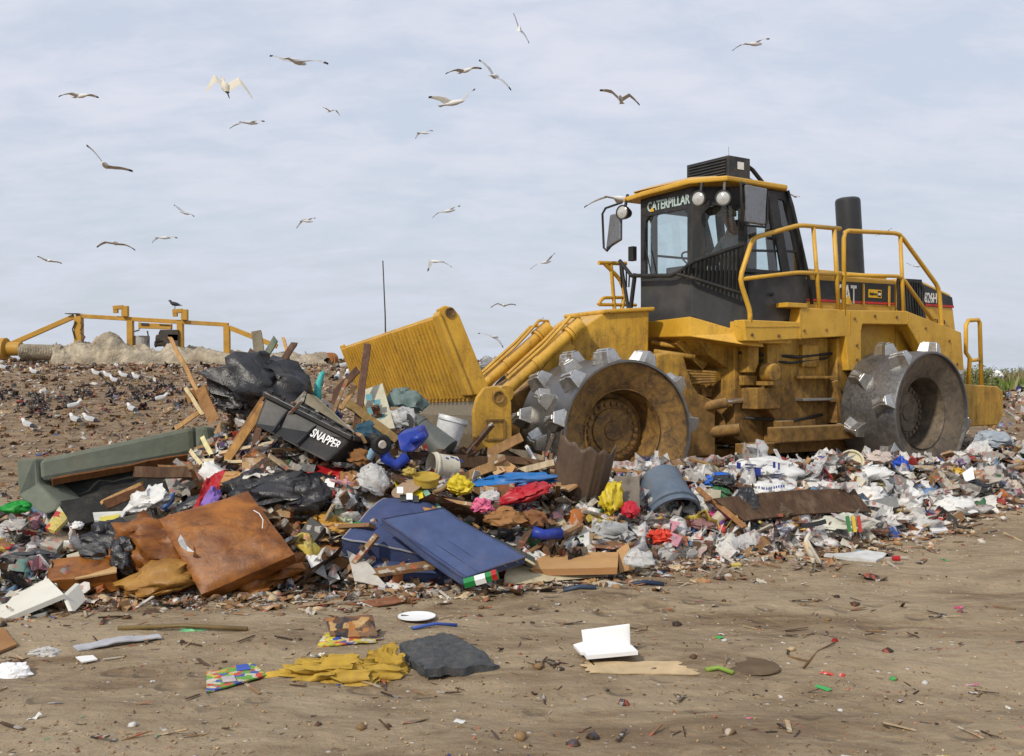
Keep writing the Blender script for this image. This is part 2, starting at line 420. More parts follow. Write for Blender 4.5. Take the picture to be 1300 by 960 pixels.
# ------------------------------------------------------------------ landfill compactor
Y1 = yellow('yellow paint', .75); Y2 = yellow('muddy yellow paint', 1.35)
BLK = mat('black paint', (.028, .029, .03), .5, dirt=.22, var=.25, scale=5, bmp=.1)
DKG = mat('dark grey paint', (.045, .046, .047), .5, dirt=.12, var=.25, scale=4, bmp=.15)
RUB = mat('black rubber', (.02, .02, .02), .6, dirt=.1, bmp=.1)
STL = steel('worn steel'); TIP = steel('bright worn tip steel', (.50, .495, .475), .36, .7); DRM = steel('drum steel', (.20, .20, .20), .40, .55)
RST = rusty('rusty yellow wheel dish')
GLS = emissionless_glass('cab glass', (.84, .93, .93)); DGL = emissionless_glass('dark cab glass', (.34, .42, .44))
WHT = mat('white decal', (.78, .78, .76), .5, dirt=.08, bmp=0); REDM = mat('red decal', (.55, .03, .02), .45, dirt=.08, bmp=0); YDC = mat('yellow decal', (.75, .45, .02), .45, dirt=.06, bmp=0)
LENS = mat('lamp glass', (.45, .45, .43), .12, dirt=.12, spec=.8, bmp=.1, scale=20)
CHR = steel('chrome rod', (.7, .7, .7), .15, .1)
def frame(o, a):
    a = math.radians(a); d = (-math.cos(a), -math.sin(a)); n = (math.sin(a), -math.cos(a))
    f = lambda s, t_, z: Vector((o[0]+d[0]*s+n[0]*t_, o[1]+d[1]*s+n[1]*t_, z))
    f.d = Vector((*d, 0)); f.n = Vector((*n, 0)); return f
R_ = frame((4.6175, 15.0752), 34); Q_ = frame((.6076, 13.249), 23)      # rear and front halves (steered)
root = empty('landfill_compactor', (2.7, 13.9, .25), 'muddy yellow steel-wheeled landfill compactor with black cab and raised blade', 'compactor')
def prism_st(mb, f, poly, t0, t1, mi=0): mb.prism([f(s, t1, z) for s, z in poly], [f(s, t0, z) for s, z in poly], mi)
def plan(mb, f, poly, z0, z1, mi=0, zf=None):
    mb.prism([f(s, t_, z0) for s, t_ in poly], [f(s, t_, z1 if zf is None else zf(s)) for s, t_ in poly], mi)
def part(mb, name, m, bevel=.012, parent=None, **k): return mb.build(name, m, parent or root, bevel=bevel, **k)
# --- wheels
GRST = rusty('grey rusty dish', (.085,.07,.055), (.20,.155,.105), (.24,.16,.08))
def wheel(f, s, t_, zc, seed, near=True, rows=4, per=12, side=1, W=1.25):
    RST = GRST if f is R_ else globals()['RST']
    r = .84; c = f(s, t_, zc); ax = f.n*side; rr = random.Random(seed)
    mb = MB()
    mb.lathe(c, ax, [(-W, .30), (-W, .80), (-W, r-.015), (-W+.02, r), (-.03, r), (0, r-.008), (0, r-.032), (-.05, r-.036)], 72, 0)
    mb.lathe(c, ax, [(-.05, r-.036), (-.06, .76), (-.15, .53), (-.165, .505), (-.14, .49), (-.20, .475), (-.50, .44), (-.505, .37)], 72, 1)
    wh = part(mb, 'wheel', [DRM, RST], 0, origin=tuple(c), smooth=True, auto=32)
    h = MB(); h.lathe(c, ax, [(-.52, .43), (-.50, .385), (-.43, .375), (-.415, .355), (-.415, .27), (-.395, .26), (-.39, .12), (-.375, .11), (-.375, .0)], 48, 0)
    u = f.d; v = Vector((0, 0, 1))
    for k in range(24):
        a = 2*math.pi*k/24; p = c+ax*-.415+(u*math.cos(a)+v*math.sin(a))*.315
        h.lathe(p, ax, [(-.01, .027), (.024, .027), (.026, .0)], 6, 0)
    part(h, 'hub', [RST], 0, wh, smooth=True, auto=30)
    offs = [-.15, -.60, -1.06][:rows]; allb = MB()
    for i, o in enumerate(offs):
        for k in range(per):
            a = 2*math.pi*(k+(.5 if i % 2 else 0))/per + .17
            er = u*math.cos(a)+v*math.sin(a); et = -u*math.sin(a)+v*math.cos(a)
            p = c+ax*o+er*(r-.012); tw = .30*(1 if i % 2 else -1)
            e1 = (et*math.cos(tw)+ax*math.sin(tw)).normalized(); e2 = er.cross(e1)
            b = MB() if near else allb; hgt = .135+.02*rr.random()
            def pt(x, y, z): return p+e1*x+e2*y+er*z
            # flared foot, raised ridged cap, waist cut in on both flanks
            base = [(-.115,-.135),(.115,-.135),(.072,0),(.115,.135),(-.115,.135),(-.072,0)]
            top = [(-.074,-.11),(.062,-.11),(.026,0),(.062,.11),(-.074,.11),(-.042,0)]
            b.prism([pt(x, y, 0) for x, y in base], [pt(x, y, hgt) for x, y in top])
            b.prism([pt(x*.6, y*.92, hgt) for x, y in top], [pt(x*.4, y*.86, hgt+.02) for x, y in top])
            if near: part(b, 'tooth', [TIP], .010, wh)
    if not near:
        ob = part(allb, 'teeth', [TIP], 0, wh); ob['kind'] = 'stuff'
    return wh
wheel(Q_, 0, 1.9, 1.03, 1, True, 3, 11)
wheel(R_, 0, 1.9, 1.17, 2, True, 2, 8, 1, .86)
wheel(Q_, 0, -1.9, 1.03, 3, False, 4, 12, -1)
wheel(R_, 0, -1.9, 1.17, 4, False, 3, 9, -1)
# --- front frame
m = MB(); prism_st(m, Q_, [(1.0,.75),(1.0,1.35),(.1,1.9),(.03,2.23),(-.41,2.5),(-1.07,2.56),(-1.05,1.7),(-1.95,1.55),(-1.95,.55),(.8,.55)], -.55, .55)
prism_st(m, Q_, [(-.36,2.53),(-1.13,2.585),(-1.13,2.53),(-.36,2.475)], -.58, .60)
prism_st(m, Q_, [(-1.0,1.95),(-1.16,1.98),(-1.4,1.96),(-1.47,1.75),(-1.55,1.55),(-1.64,1.44),(-1.9,1.34),(-1.9,.62),(-1.0,.6)], .56, .85)
m.bar(Q_(0, -1.0, 1.03), Q_(0, 1.0, 1.03), .5, .5)
for z in (.7, .95, 1.2): m.bar(Q_(-1.6, .5, z), Q_(-2.05, .5, z), .35, .12)
part(m, 'front_frame', [Y2], .02)
m = MB(); m.lathe(Q_(-2.2, 0, .55), (0,0,1), [(0,.0),(0,.2),(1.3,.2),(1.3,0)], 16); m.box(Q_(-2.15, .1, .62), (.7,.9,.12), Matrix.Rotation(math.radians(30), 3, 'Z')); m.box(Q_(-2.15, .1, 1.45), (.7,.9,.12), Matrix.Rotation(math.radians(30), 3, 'Z'))
part(m, 'articulation_joint', [Y2])
m = MB()
for k in range(5): m.tube([Q_(-1.15, .5-.03*k, 1.86-.035*k), Q_(-1.6, .55, 1.75-.045*k), R_(2.6, .4, 1.72-.03*k), R_(2.2, .3, 1.7)], .022, 6)
for k, (a, b) in enumerate([((-1.2, .45, 2.0), (2.9, .35, 1.92)), ((-1.25, .3, 2.12), (2.7, .3, 2.02))]): m.tube([Q_(*a), R_(b[0], b[1], b[2])], .035, 8)
part(m, 'hose', [Y2], 0, smooth=True)
m = MB(); m.tube([Q_(-1.75, .78, 1.26), R_(2.58, .62, 1.33)], .07, 14); m.tube([R_(2.62, .64, 1.34), R_(1.98, .64, 1.36)], .035, 12, 1); m.tube([Q_(-1.8, .75, .92), R_(2.40, .66, .97)], .08, 14, 0)
part(m, 'steering_cylinder', [Y2, CHR], 0, smooth=True, auto=40)
# --- lift cylinders and push arms
for sgn in (1, -1):
    m = MB(); t_ = .62 if sgn > 0 else -.32
    m.tube([Q_(1.05, t_, 1.46), Q_(.12, t_, 2.22)], .078, 16); m.tube([Q_(.12, t_, 2.22), Q_(-.02, t_, 2.335)], .105, 16); m.tube([Q_(.62, t_, 1.81), Q_(.56, t_, 1.86)], .092, 16); m.tube([Q_(.16, t_, 2.187), Q_(.13, t_, 2.212)], .11, 16)
    m.tube([Q_(1.05, t_, 1.46), Q_(1.75, t_, .95)], .05, 12, 1); m.lathe(Q_(1.05, t_-.12, 1.46), Q_.n, [(0, 0), (0, .1), (.24, .1), (.24, 0)], 14)
    m.tube([Q_(1.0, t_+.02, 1.64), Q_(.5, t_+.02, 2.05), Q_(.3, t_+.02, 2.25), Q_(.15, t_+.05, 2.42), Q_(0, t_, 2.42), Q_(-.06, t_, 2.25)], .022, 6)
    m.tube([Q_(.95, t_-.08, 1.70), Q_(.45, t_-.08, 2.12), Q_(.22, t_-.08, 2.34), Q_(.02, t_-.1, 2.36)], .022, 6)
    part(m, 'lift_cylinder', [Y1, CHR], 0, smooth=True, auto=40)
    m = MB(); prism_st(m, Q_, [(1.75,.62),(1.75,1.02),(1.2,1.22),(.45,1.46),(.2,1.6),(.05,1.6),(.0,1.2),(.6,.9),(1.2,.62)], t_-.26, t_-.13)
    m.lathe(Q_(.35, t_-.3, 1.74), Q_.n, [(0, 0), (0, .17), (.26, .17), (.26, 0)], 18); m.bar(Q_(.42, t_-.12, 1.70), Q_(.12, t_-.12, 2.1), .2, .2, up=Q_.n)
    part(m, 'push_arm', [Y1], .01)
# --- blade with slatted trash rack
def QB(s, t_, z): return Q_(s, t_, z-.055*(2.3-t_)*min(1, max(.3, (z-.5)/1.5))-.04)
bl = MB()
def ZT(t_): return -.0
prof = [(1.97,1.52),(2.01,1.3),(2.0,1.1),(1.93,.9),(1.84,.74),(1.78,.62)]
for (a, b) in zip(prof, prof[1:]): prism_st(bl, QB, [a, b, (b[0]-.05, b[1]), (a[0]-.05, a[1])], -2.3, 2.22)
for t_ in (-1.6, -.8, 0, .8, 1.6): prism_st(bl, QB, [(1.93,1.48),(1.93,.8),(1.78,.66),(1.72,.8),(1.72,1.4)], t_-.03, t_+.03)
bl.bar(QB(1.84, -2.25, 1.45), QB(1.84, 2.2, 1.45), .16, .16); bl.bar(QB(1.8, -2.25, .85), QB(1.8, 2.2, .85), .14, .14)
MLD = steel('scoured blade steel', (.36, .31, .22), .5, .8)
blade = part(bl, 'blade', [MLD], .006)
bl = MB(); bl.bar(QB(1.795, -2.32, .62), QB(1.795, 2.3, .62), .06, .2, up=(0,0,1)); part(bl, 'cutting_edge', [STL], .005, blade)
def endplate(t0, t1):
    p = [(2.04,.60),(2.07,1.35),(2.03,1.50),(1.95,1.60),(1.82,1.62),(1.70,1.57),(1.645,1.44),(1.63,.60)]
    b = MB(); prism_st(b, QB, p, t0, t1); part(b, 'end_plate', [Y1], .012, blade)
endplate(2.24, 2.31); endplate(-2.38, -2.31)
b = MB()
for a_, b_ in (((1.94,1.26),(1.73,1.26)),((1.73,1.26),(1.73,1.06)),((1.73,1.06),(1.94,1.06)),((1.94,1.06),(1.94,1.26))): b.bar(QB(a_[0], 2.315, a_[1]), QB(b_[0], 2.315, b_[1]), .02, .02)
for z in (.98, .92, .86, .82): b.bar(QB(1.88, 2.314, z), QB(1.84, 2.314, z-.02), .02, .02)
part(b, 'weld_marks', [Y2], 0, blade)
b = MB(); b.lathe(QB(1.80, 2.312, 1.50), Q_.n, [(0, .0), (.004, .0), (.006, .05), (.022, .055), (.022, .068), (0, .068)], 18, 0); part(b, 'pivot_boss', [Y2], 0, blade)
rk = MB()
A, B = (2.34, 2.36), (2.03, 1.50)   # rack leans forward: (s, z) at top and bottom
n_ = 34
for i in range(n_):
    t_ = -2.28+i*(4.28/(n_-1)); dz = 0
    rk.bar(QB(A[0], t_, A[1]), QB(B[0], t_, B[1]), .062, .055, up=Q_.n)
for k in (0, .30, .62, 1):
    s_, z_ = A[0]+(B[0]-A[0])*k-.075, A[1]+(B[1]-A[1])*k
    rk.bar(QB(s_, -2.3, z_), QB(s_, 2.1, z_), .07, .08 if k in (0, 1) else .06, up=(0,0,1))
rack = part(rk, 'trash_rack', [Y1], .006)
rk = MB(); prism_st(rk, QB, [(A[0]-.06,A[1]-.02),(B[0]-.06,B[1]),(B[0]-.075,B[1]),(A[0]-.075,A[1]-.02)], -2.28, 2.02); part(rk, 'gap_shade_sheet', [mat('dark rack gap', (.06,.035,.012), .85, dirt=.4)], 0, rack)  # added dark sheet, paints the shade in the gaps between slats
rk = MB(); prism_st(rk, QB, [(2.40,2.42),(2.33,2.46),(2.24,2.44),(2.17,2.36),(1.84,1.60),(1.86,1.54),(2.03,1.52),(2.12,1.70)], 2.06, 2.16)
prism_st(rk, QB, [(2.40,2.40),(2.42,2.35),(2.09,1.52),(2.03,1.52)], 2.0, 2.20)
part(rk, 'side_wing', [Y1], .012, rack)
rk = MB(); rk.lathe(QB(2.275, 2.162, 2.385), Q_.n, [(0, .0), (.003, .0), (.003, .035), (.012, .04), (.012, .055), (0, .055)], 14); part(rk, 'lifting_eye', [RST], 0, rack)
rk = MB(); prism_st(rk, QB, [(2.37,2.40),(2.31,2.43),(1.98,1.56),(2.04,1.50)], -2.38, -2.30); part(rk, 'side_wing', [Y1], .012, rack)
# --- rear frame: side plates between the wheels
m = MB()
prism_st(m, R_, [(2.45,2.1),(2.45,.86),(2.2,.75),(.5,.75),(.36,.95),(.36,2.2)], -.8, .62)
m.lathe(R_(2.5, .3, 1.0), R_.d, [(-.2, .0), (0, .22), (.02, .22), (.02, 0)], 16)
part(m, 'rear_frame', [Y2], .015)
m = MB()
prism_st(m, R_, [(2.05,1.72),(2.05,1.24),(1.9,1.1),(1.9,.78),(.82,.78),(.82,2.2),(2.05,2.2)], .625, .83)
prism_st(m, R_, [(2.33,1.52),(1.88,1.52),(1.88,1.24),(2.33,1.24)], .625, .90)
prism_st(m, R_, [(2.38,2.16),(2.18,2.16),(2.18,1.85),(2.25,1.72),(2.38,1.72)], .625, .80)
prism_st(m, R_, [(2.38,1.68),(2.12,1.68),(2.12,1.55),(2.38,1.55)], .625, .72)
prism_st(m, R_, [(.80,2.2),(.40,2.2),(.40,1.02),(.80,1.02)], .625, .96)
prism_st(m, R_, [(.93,1.60),(.84,1.62),(.60,1.02),(.72,1.02)], .965, 1.02)
prism_st(m, R_, [(1.95,1.08),(1.7,1.08),(1.7,.98),(1.95,.98)], .835, .98)
part(m, 'fuel_tank', [Y2], .012)
for (s0, s1, z) in ((1.52,.86,1.655),(1.5,.86,1.355)):
    m = MB(); m.bar(R_(s0, .90, z), R_(s1, .90, z), .14, .035); part(m, 'step', [STL if z < 1.5 else Y2], .005)
m = MB(); m.lathe(R_(2.08, .82, 1.72), R_.n, [(0,.12),(.16,.12),(.17,.105),(.17,.0)], 20); m.box(R_(2.08,.9,1.58), (.3,.2,.05), Matrix.Rotation(math.radians(34),3,'Z')); part(m, 'filler_cap', [Y2], 0, smooth=True, auto=30)
m = MB(); m.bar(R_(2.24, 1.10, .915), R_(.30, 1.10, .915), .22, .19); part(m, 'side_step_beam', [rusty('rusty muddy steel') if 0 else Y2], .01)
m = MB(); m.bar(R_(2.5, .8, .72), R_(.5, .8, .72), .25, .14); m.bar(R_(2.5, -.8, .72), R_(.5, -.8, .72), .25, .14); m.bar(Q_(-1.0, .45, .55), Q_(-1.95, .45, .55), .3, .2); part(m, 'belly_guard', [Y2], .01)
# walkway, fender and hood
m = MB()
prism_st(m, R_, [(2.74,2.39),(2.70,2.12),(2.45,2.12),(.74,2.22),(.68,1.75),(.40,1.75),(.40,2.30),(.37,2.40),(-.67,2.42),(-.90,2.18),(-1.3,1.75),(-2.1,1.70),(-2.02,2.34),(-.64,2.62),(.62,2.585),(1.66,2.585),(1.70,2.39)], .88, 1.06)
plan(m, R_, [(2.70,.88),(2.70,.4),(1.66,.4),(1.66,.88)], 2.14, 2.38); plan(m, R_, [(1.64,.88),(1.64,.4),(-.6,.4),(-.6,.88)], 2.46, 2.58)
prism_st(m, R_, [(2.4,2.1),(1.8,2.1),(1.7,2.2),(2.5,2.2)], .3, 1.0)
part(m, 'walkway', [Y1], .012)
m = MB(); m.bar(R_(1.95, .98, 2.61), R_(1.55, .98, 2.61), .2, .06); part(m, 'step', [Y1], .006)
m = MB()
HT = lambda s: 3.13 if s > -.75 else 3.13-(-.75-s)*.14
plan(m, R_, [(1.28,.78),(1.28,-.78),(-.78,-.78),(-.78,.78)], 1.5, 3.10)
plan(m, R_, [(1.24,.70),(1.24,-.70),(-.70,-.70),(-.70,.70)], 3.10, 3.17)
pr = [(-.80,3.12),(-1.39,3.13),(-2.19,2.95),(-2.26,2.70),(-2.45,1.75),(-2.3,1.45),(-.80,1.45)]
prism_st(m, R_, pr, -.78, .78)
hood = part(m, 'hood', [Y1], .03)
m = MB(); prism_st(m, R_, [(1.26,3.0),(-.74,3.03),(-.74,2.72),(1.26,2.70)], .782, .79)
prism_st(m, R_, [(-1.44,3.07),(-2.205,2.90),(-2.245,2.735),(-1.50,2.735)], .782, .79); part(m, 'black_panel', [BLK], 0, hood)
m = MB(); prism_st(m, R_, [(1.26,2.735),(-.74,2.755),(-.74,2.725),(1.26,2.705)], .792, .797); prism_st(m, R_, [(-1.505,2.775),(-2.24,2.772),(-2.245,2.74),(-1.50,2.74)], .792, .797); part(m, 'red_stripe', [REDM], 0, hood)
m = MB()
for s_ in (.0, -.60): m.bar(R_(s_, .80, 3.0), R_(s_, .80, 2.70), .03, .02, up=R_.n)
part(m, 'hood_latch', [Y1], 0, hood)
xd = -R_.d; up = Vector((0,0,1))
text('brand_lettering', 'CAT', .36, R_(.58, .80, 2.715), xd, up, WHT, hood, bold=.006, width=.42)
m = MB(); m.add([R_(.455,.808,2.69), R_(.255,.808,2.69), R_(.355,.808,2.83)], [(0,1,2)]); part(m, 'logo_triangle', [YDC], 0, hood)
m = MB(); m.prism([R_(-.12,.793,2.81), R_(-.42,.793,2.81), R_(-.42,.793,2.93), R_(-.12,.793,2.93)], [R_(-.12,.799,2.81), R_(-.42,.799,2.81), R_(-.42,.799,2.93), R_(-.12,.799,2.93)][::1]); dp = part(m, 'dealer_plate', [YDC], 0, hood)
text('plate_lettering', 'RingPower', .05, R_(-.14, .802, 2.85), xd, up, BLK, hood, width=.17, bold=.002)
m = MB(); m.prism([R_(-.33,.797,2.825), R_(-.40,.797,2.825), R_(-.40,.797,2.915), R_(-.33,.797,2.915)], [R_(-.33,.802,2.825), R_(-.40,.802,2.825), R_(-.40,.802,2.915), R_(-.33,.802,2.915)]); part(m, 'plate_end', [BLK], 0, hood); m = MB(); m.prism([R_(-.34,.803,2.85), R_(-.39,.803,2.85), R_(-.39,.803,2.885), R_(-.34,.803,2.885)], [R_(-.34,.806,2.85), R_(-.39,.806,2.85), R_(-.39,.806,2.885), R_(-.34,.806,2.885)]); part(m, 'plate_mark', [WHT], 0, hood)
text('model_number', '826H', .21, R_(-1.47, .80, 2.795), xd, up, WHT, hood, bold=.003, width=.31)
text('stencilled_number', 'SLD\n2086', .13, R_(-1.72, .785, 2.46), xd, up, BLK, hood, width=.36)
m = MB(); prism_st(m, R_, [(-.80,3.125),(-1.40,3.135),(-1.56,2.20),(-.98,2.62),(-.80,2.66)], .785, .80)
g = part(m, 'side_grille', [BLK], 0, hood)
m = MB()
for k in range(9):
    s_ = -.86-.065*k; m.bar(R_(s_, .812, 3.08), R_(s_-.06, .812, 2.62-.04*k), .018, .02, up=R_.n)
part(m, 'grille_bars', [DKG], 0, g)
m = MB(); m.lathe(R_(-.80, 0, 3.12), (R_(-.56,0,0)-R_(-.80,0,0)).normalized()*.09+Vector((0,0,1)), [(0,.2),(.0,.19),(1.24,.19),(1.275,.185),(1.30,.165),(1.315,.12),(1.32,0)], 32)
part(m, 'exhaust_stack', [mat('sooty stack', (.030,.031,.033), .45, dirt=.12, scale=3, bmp=.05)], 0, smooth=True, auto=30)
m = MB(); prism_st(m, R_, [(-2.42,1.55),(-3.55,1.50),(-3.72,1.42),(-3.72,1.02),(-3.55,.86),(-2.3,.86)], -.9, .75); part(m, 'rear_bumper', [Y1], .02)
m = MB(); m.tube([R_(-3.12,.5,1.5),R_(-3.16,.5,1.96),R_(-3.05,.5,2.05),R_(-3.05,.5,2.5),R_(-3.12,.5,2.58),R_(-3.4,.5,2.6),R_(-3.45,.5,2.55),R_(-3.5,.5,1.5)], .035, 8); m.tube([R_(-3.14,.5,1.92),R_(-3.46,.5,1.94)], .03, 8); part(m, 'rear_handrail', [Y1], 0, smooth=True)
# --- handrails
m = MB()
def bend(pts, r, n=8):
    out = [pts[0]]
    for a, b, c in zip(pts, pts[1:], pts[2:]):
        d1 = (a-b); d2 = (c-b); k = min(.10, d1.length*.4, d2.length*.4); p, q = b+d1.normalized()*k, b+d2.normalized()*k
        out += [p, p*.25+b*.5+q*.25, q]
    return out+[pts[-1]]
def rail(mb, f, pts, t_, r=.032): mb.tube(bend([Vector(f(s, t_, z)) for s, z in pts], r), r, 10)
rail(m, R_, [(2.60,2.36),(2.60,2.50),(2.79,2.90),(2.55,3.44),(1.66,3.68),(.82,3.70)], 1.03)
rail(m, R_, [(2.78,2.90),(1.68,3.05),(.80,3.07)], 1.03, .028)
rail(m, R_, [(1.38,3.68),(1.23,2.42)], 1.03, .028); rail(m, R_, [(.95,3.70),(.85,2.56)], 1.03, .03)
part(m, 'handrail', [Y1], 0, smooth=True)
m = MB()
rail(m, R_, [(.74,2.5),(.74,3.68),(-.51,3.74),(-1.48,3.0),(-1.60,2.13),(-1.48,1.98)], 1.03)
rail(m, R_, [(.80,3.07),(-.56,3.12),(-1.60,2.28)], 1.03, .028); rail(m, R_, [(-.53,3.74),(-.62,2.48)], 1.03, .028)
part(m, 'handrail', [Y1], 0, smooth=True)
m = MB()
rail(m, R_, [(3.35,3.27),(2.85,3.29)], -1.1, .03); rail(m, R_, [(3.24,3.26),(2.95,3.05),(2.87,2.85),(2.95,2.55)], -1.1, .03); rail(m, R_, [(3.36,2.68),(3.28,2.78),(2.90,2.80)], -1.1, .025); rail(m, R_, [(3.36,2.68),(2.66,2.70)], -1.1, .025); rail(m, R_, [(3.13,3.26),(3.05,2.5)], -1.1, .028)
plan(m, R_, [(3.3,-1.15),(3.3,-.6),(2.5,-.6),(2.5,-1.15)], 2.38, 2.45)
part(m, 'handrail', [Y1], 0)
# --- bolts, seams and welds on the deck
for (s_, z_, t_) in [(2.6,2.2,1.06),(2.1,2.2,1.06),(1.6,2.28,1.06),(1.15,2.3,1.06),(.55,2.47,1.06),(.1,2.52,1.06),(-.4,2.52,1.06),(-1.1,2.38,1.06),(-1.7,2.2,1.06),(.5,1.9,1.06),(.5,2.1,1.06),(-1.9,1.85,1.06)]:
    m = MB(); m.lathe(R_(s_, t_, z_), R_.n, [(0,.022),(.014,.022),(.016,0)], 6); part(m, 'bolt', [RST], 0)
for (s0, z0, s1, z1) in [(1.68,2.16,1.68,2.56),(.66,2.25,.66,2.56),(-.66,2.45,-.66,2.6),(2.72,2.30,1.7,2.33)]:
    m = MB(); m.bar(R_(s0, 1.062, z0), R_(s1, 1.062, z1), .012, .01, up=R_.n); part(m, 'seam', [Y2], 0)
for (s0, s1, z_, r_) in [(2.4,.6,1.98,.022),(2.35,.9,1.9,.018),(2.3,1.0,1.12,.02)]:
    m = MB(); m.tube([R_(s0,.66,z_), R_((s0+s1)/2,.88,z_-.05), R_(s1,.87,z_+.02)], r_, 7); part(m, 'hose', [RUB], 0, smooth=True)
m = MB(); m.box(R_(1.25,.86,1.95), (.34,.06,.3), Matrix.Rotation(math.radians(214),3,'Z')); part(m, 'access_cover', [Y2], .01)
m = MB(); m.box(R_(1.4,.86,1.0), (.5,.05,.16), Matrix.Rotation(math.radians(214),3,'Z')); part(m, 'access_cover', [Y2], .01)
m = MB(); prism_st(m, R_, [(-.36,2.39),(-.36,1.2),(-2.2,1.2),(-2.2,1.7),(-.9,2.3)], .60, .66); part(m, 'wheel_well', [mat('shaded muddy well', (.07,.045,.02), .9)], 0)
# --- cab skirt (yellow) 
m = MB()
def ploop(f, pts): return [f(*p) for p in pts]
A_ = [(3.14,-.52,2.405),(3.14,.50,2.445),(2.60,.90,2.235),(2.3,.90,2.23),(2.3,-.9,2.23),(2.60,-.90,2.235)]
B_ = [(3.14,-.52,2.20),(3.14,.50,2.185),(2.62,1.0,2.07),(2.3,1.0,2.05),(2.3,-.9,2.05),(2.6,-.90,2.07)]
m.prism(ploop(R_, B_), ploop(R_, A_)); part(m, 'cab_skirt', [Y1], .01)
m = MB(); prism_st(m, R_, [(3.0,2.2),(2.5,2.1),(1.5,2.1),(1.5,1.8),(2.3,1.7),(2.8,1.95)], -.7, .5); m.bar(R_(3.0,.1,2.15), R_(2.6,.2,1.8), .12, .12); part(m, 'cab_floor', [Y2], .01)
# --- cab
def cp(k, z):   # plan corners of the cab, drawn in slightly towards the roof
    q = (z-3.0)/1.15 if z > 3.0 else 0
    P = {'A': (3.10,-.50), 'B': (3.10,.50), 'C': (2.56-.02*q,.88), 'D': (1.32+.40*q,.88), 'E': (1.32+.40*q,-.88), 'G': (2.56-.02*q,-.88)}[k]
    return R_(P[0], P[1], z)
cab = None
m = MB()
lowz = {'A':(2.40,3.0),'B':(2.44,3.0),'C':(2.24,2.98),'D':(2.50,3.06),'E':(2.5,3.06),'G':(2.24,2.98)}
K = 'ABCDEG'
bt = [cp(k, lowz[k][0]) for k in K]; tp = [cp(k, lowz[k][1]) for k in K]
m.prism(bt, tp); cab = part(m, 'cab', [DKG], .012)
def quadbar(mb, P, iu0, iu1, iv0, iv1, inn, th=.05):
    BL, BR, TR, TL = P
    def q(u, v): return (BL*(1-u)+BR*u)*(1-v)+(TL*(1-u)+TR*u)*v
    nn = (BR-BL).cross(TL-BL).normalized()
    c = [q(iu0, iv0), q(iu1, iv0), q(iu1, iv1), q(iu0, iv1)]
    mb.hexa([p-nn*th for p in c]+[p for p in c])
def facet(k0, k1, z0, z1, wl, wr, wb, wt, glass, name, cham=.07):
    P = [cp(k0, z0), cp(k1, z0), cp(k1, z1), cp(k0, z1)]; W = (P[1]-P[0]).length; Hh = z1-z0
    a, b_, c_, d_ = wl/W, 1-wr/W, wb/Hh, 1-wt/Hh
    mb = MB()
    quadbar(mb, P, 0, a, 0, 1, 0); quadbar(mb, P, b_, 1, 0, 1, 0); quadbar(mb, P, a, b_, 0, c_, 0); quadbar(mb, P, a, b_, d_, 1, 0)
    fr = part(mb, name, [BLK], .004, cab)
    BL, BR, TR, TL = P
    def q(u, v): return (BL*(1-u)+BR*u)*(1-v)+(TL*(1-u)+TR*u)*v
    nn = (BR-BL).cross(TL-BL).normalized(); g = MB(); cu = cham/W; cv_ = cham/Hh
    g.add([q(u, v)-nn*.02 for u, v in ((a, c_), (b_, c_), (b_, d_), (a, d_))], [(0,1,2,3)])
    part(g, 'pane', [glass], 0, cab)
    for (u0, v0, du, dv) in ((a, d_, cu, -cv_), (b_, d_, -cu, -cv_)):   # cut window corners
        gb = MB(); tri = [q(u0, v0), q(u0+du, v0), q(u0, v0+dv)]; gb.prism([p-nn*.045 for p in tri], [p-nn*.004 for p in tri]); part(gb, 'corner_gusset', [BLK], 0, cab)
    return q, nn
qf, nf = facet('A', 'B', 3.0, 4.12, .10, .09, .03, .27, GLS, 'window_frame')
facet('B', 'C', 2.98, 4.12, .17, .07, .06, .24, GLS, 'window_frame')
facet('C', 'D', 3.02, 4.14, .08, .10, .05, .12, GLS, 'door_frame')
facet('D', 'E', 3.06, 4.14, .22, .22, .05, .12, GLS, 'window_frame')
facet('E', 'G', 3.02, 4.14, .10, .08, .05, .12, GLS, 'window_frame')
facet('G', 'A', 2.98, 4.12, .07, .17, .06, .24, GLS, 'window_frame')
m = MB(); m.bar(cp('D', 3.05)+R_.d*.42, cp('D', 4.12)+R_.d*.33, .16, .03, up=R_.n); m.bar(cp('C',3.3)-R_.n*.02, cp('D',3.36)-R_.n*.02, .03, .03); part(m, 'door_pillar', [BLK], 0, cab)
m = MB(); m.lathe(cp('C', 2.75)-R_.d*.5+R_.n*.02, R_.n, [(0,.03),(.03,.03),(.03,0)], 8); m.bar(cp('C', 2.9)+R_.n*.03-R_.d*.05, cp('C', 2.6)+R_.n*.03-R_.d*.05, .04, .04, up=R_.n); m.bar(cp('C', 3.5)+R_.n*.02-R_.d*.62, cp('C', 3.5)+R_.n*.02-R_.d*.52, .03, .03); part(m, 'door_handle', [RUB], 0, cab)
text('brand_lettering', 'CATERPILLAR', .17, cp('A', 3.915)+R_.d*.006+R_.n*.15, R_.n, up, mat('pale decal', (.42,.52,.50), .5, dirt=.05, bmp=0), cab, bold=.005, width=.82)
m = MB(); m.add([cp('A', 3.90)+R_.d*.012+R_.n*.20, cp('A', 3.90)+R_.d*.012+R_.n*.29, cp('A', 3.965)+R_.d*.012+R_.n*.245], [(0,1,2)]); part(m, 'logo_triangle', [YDC], 0, cab)
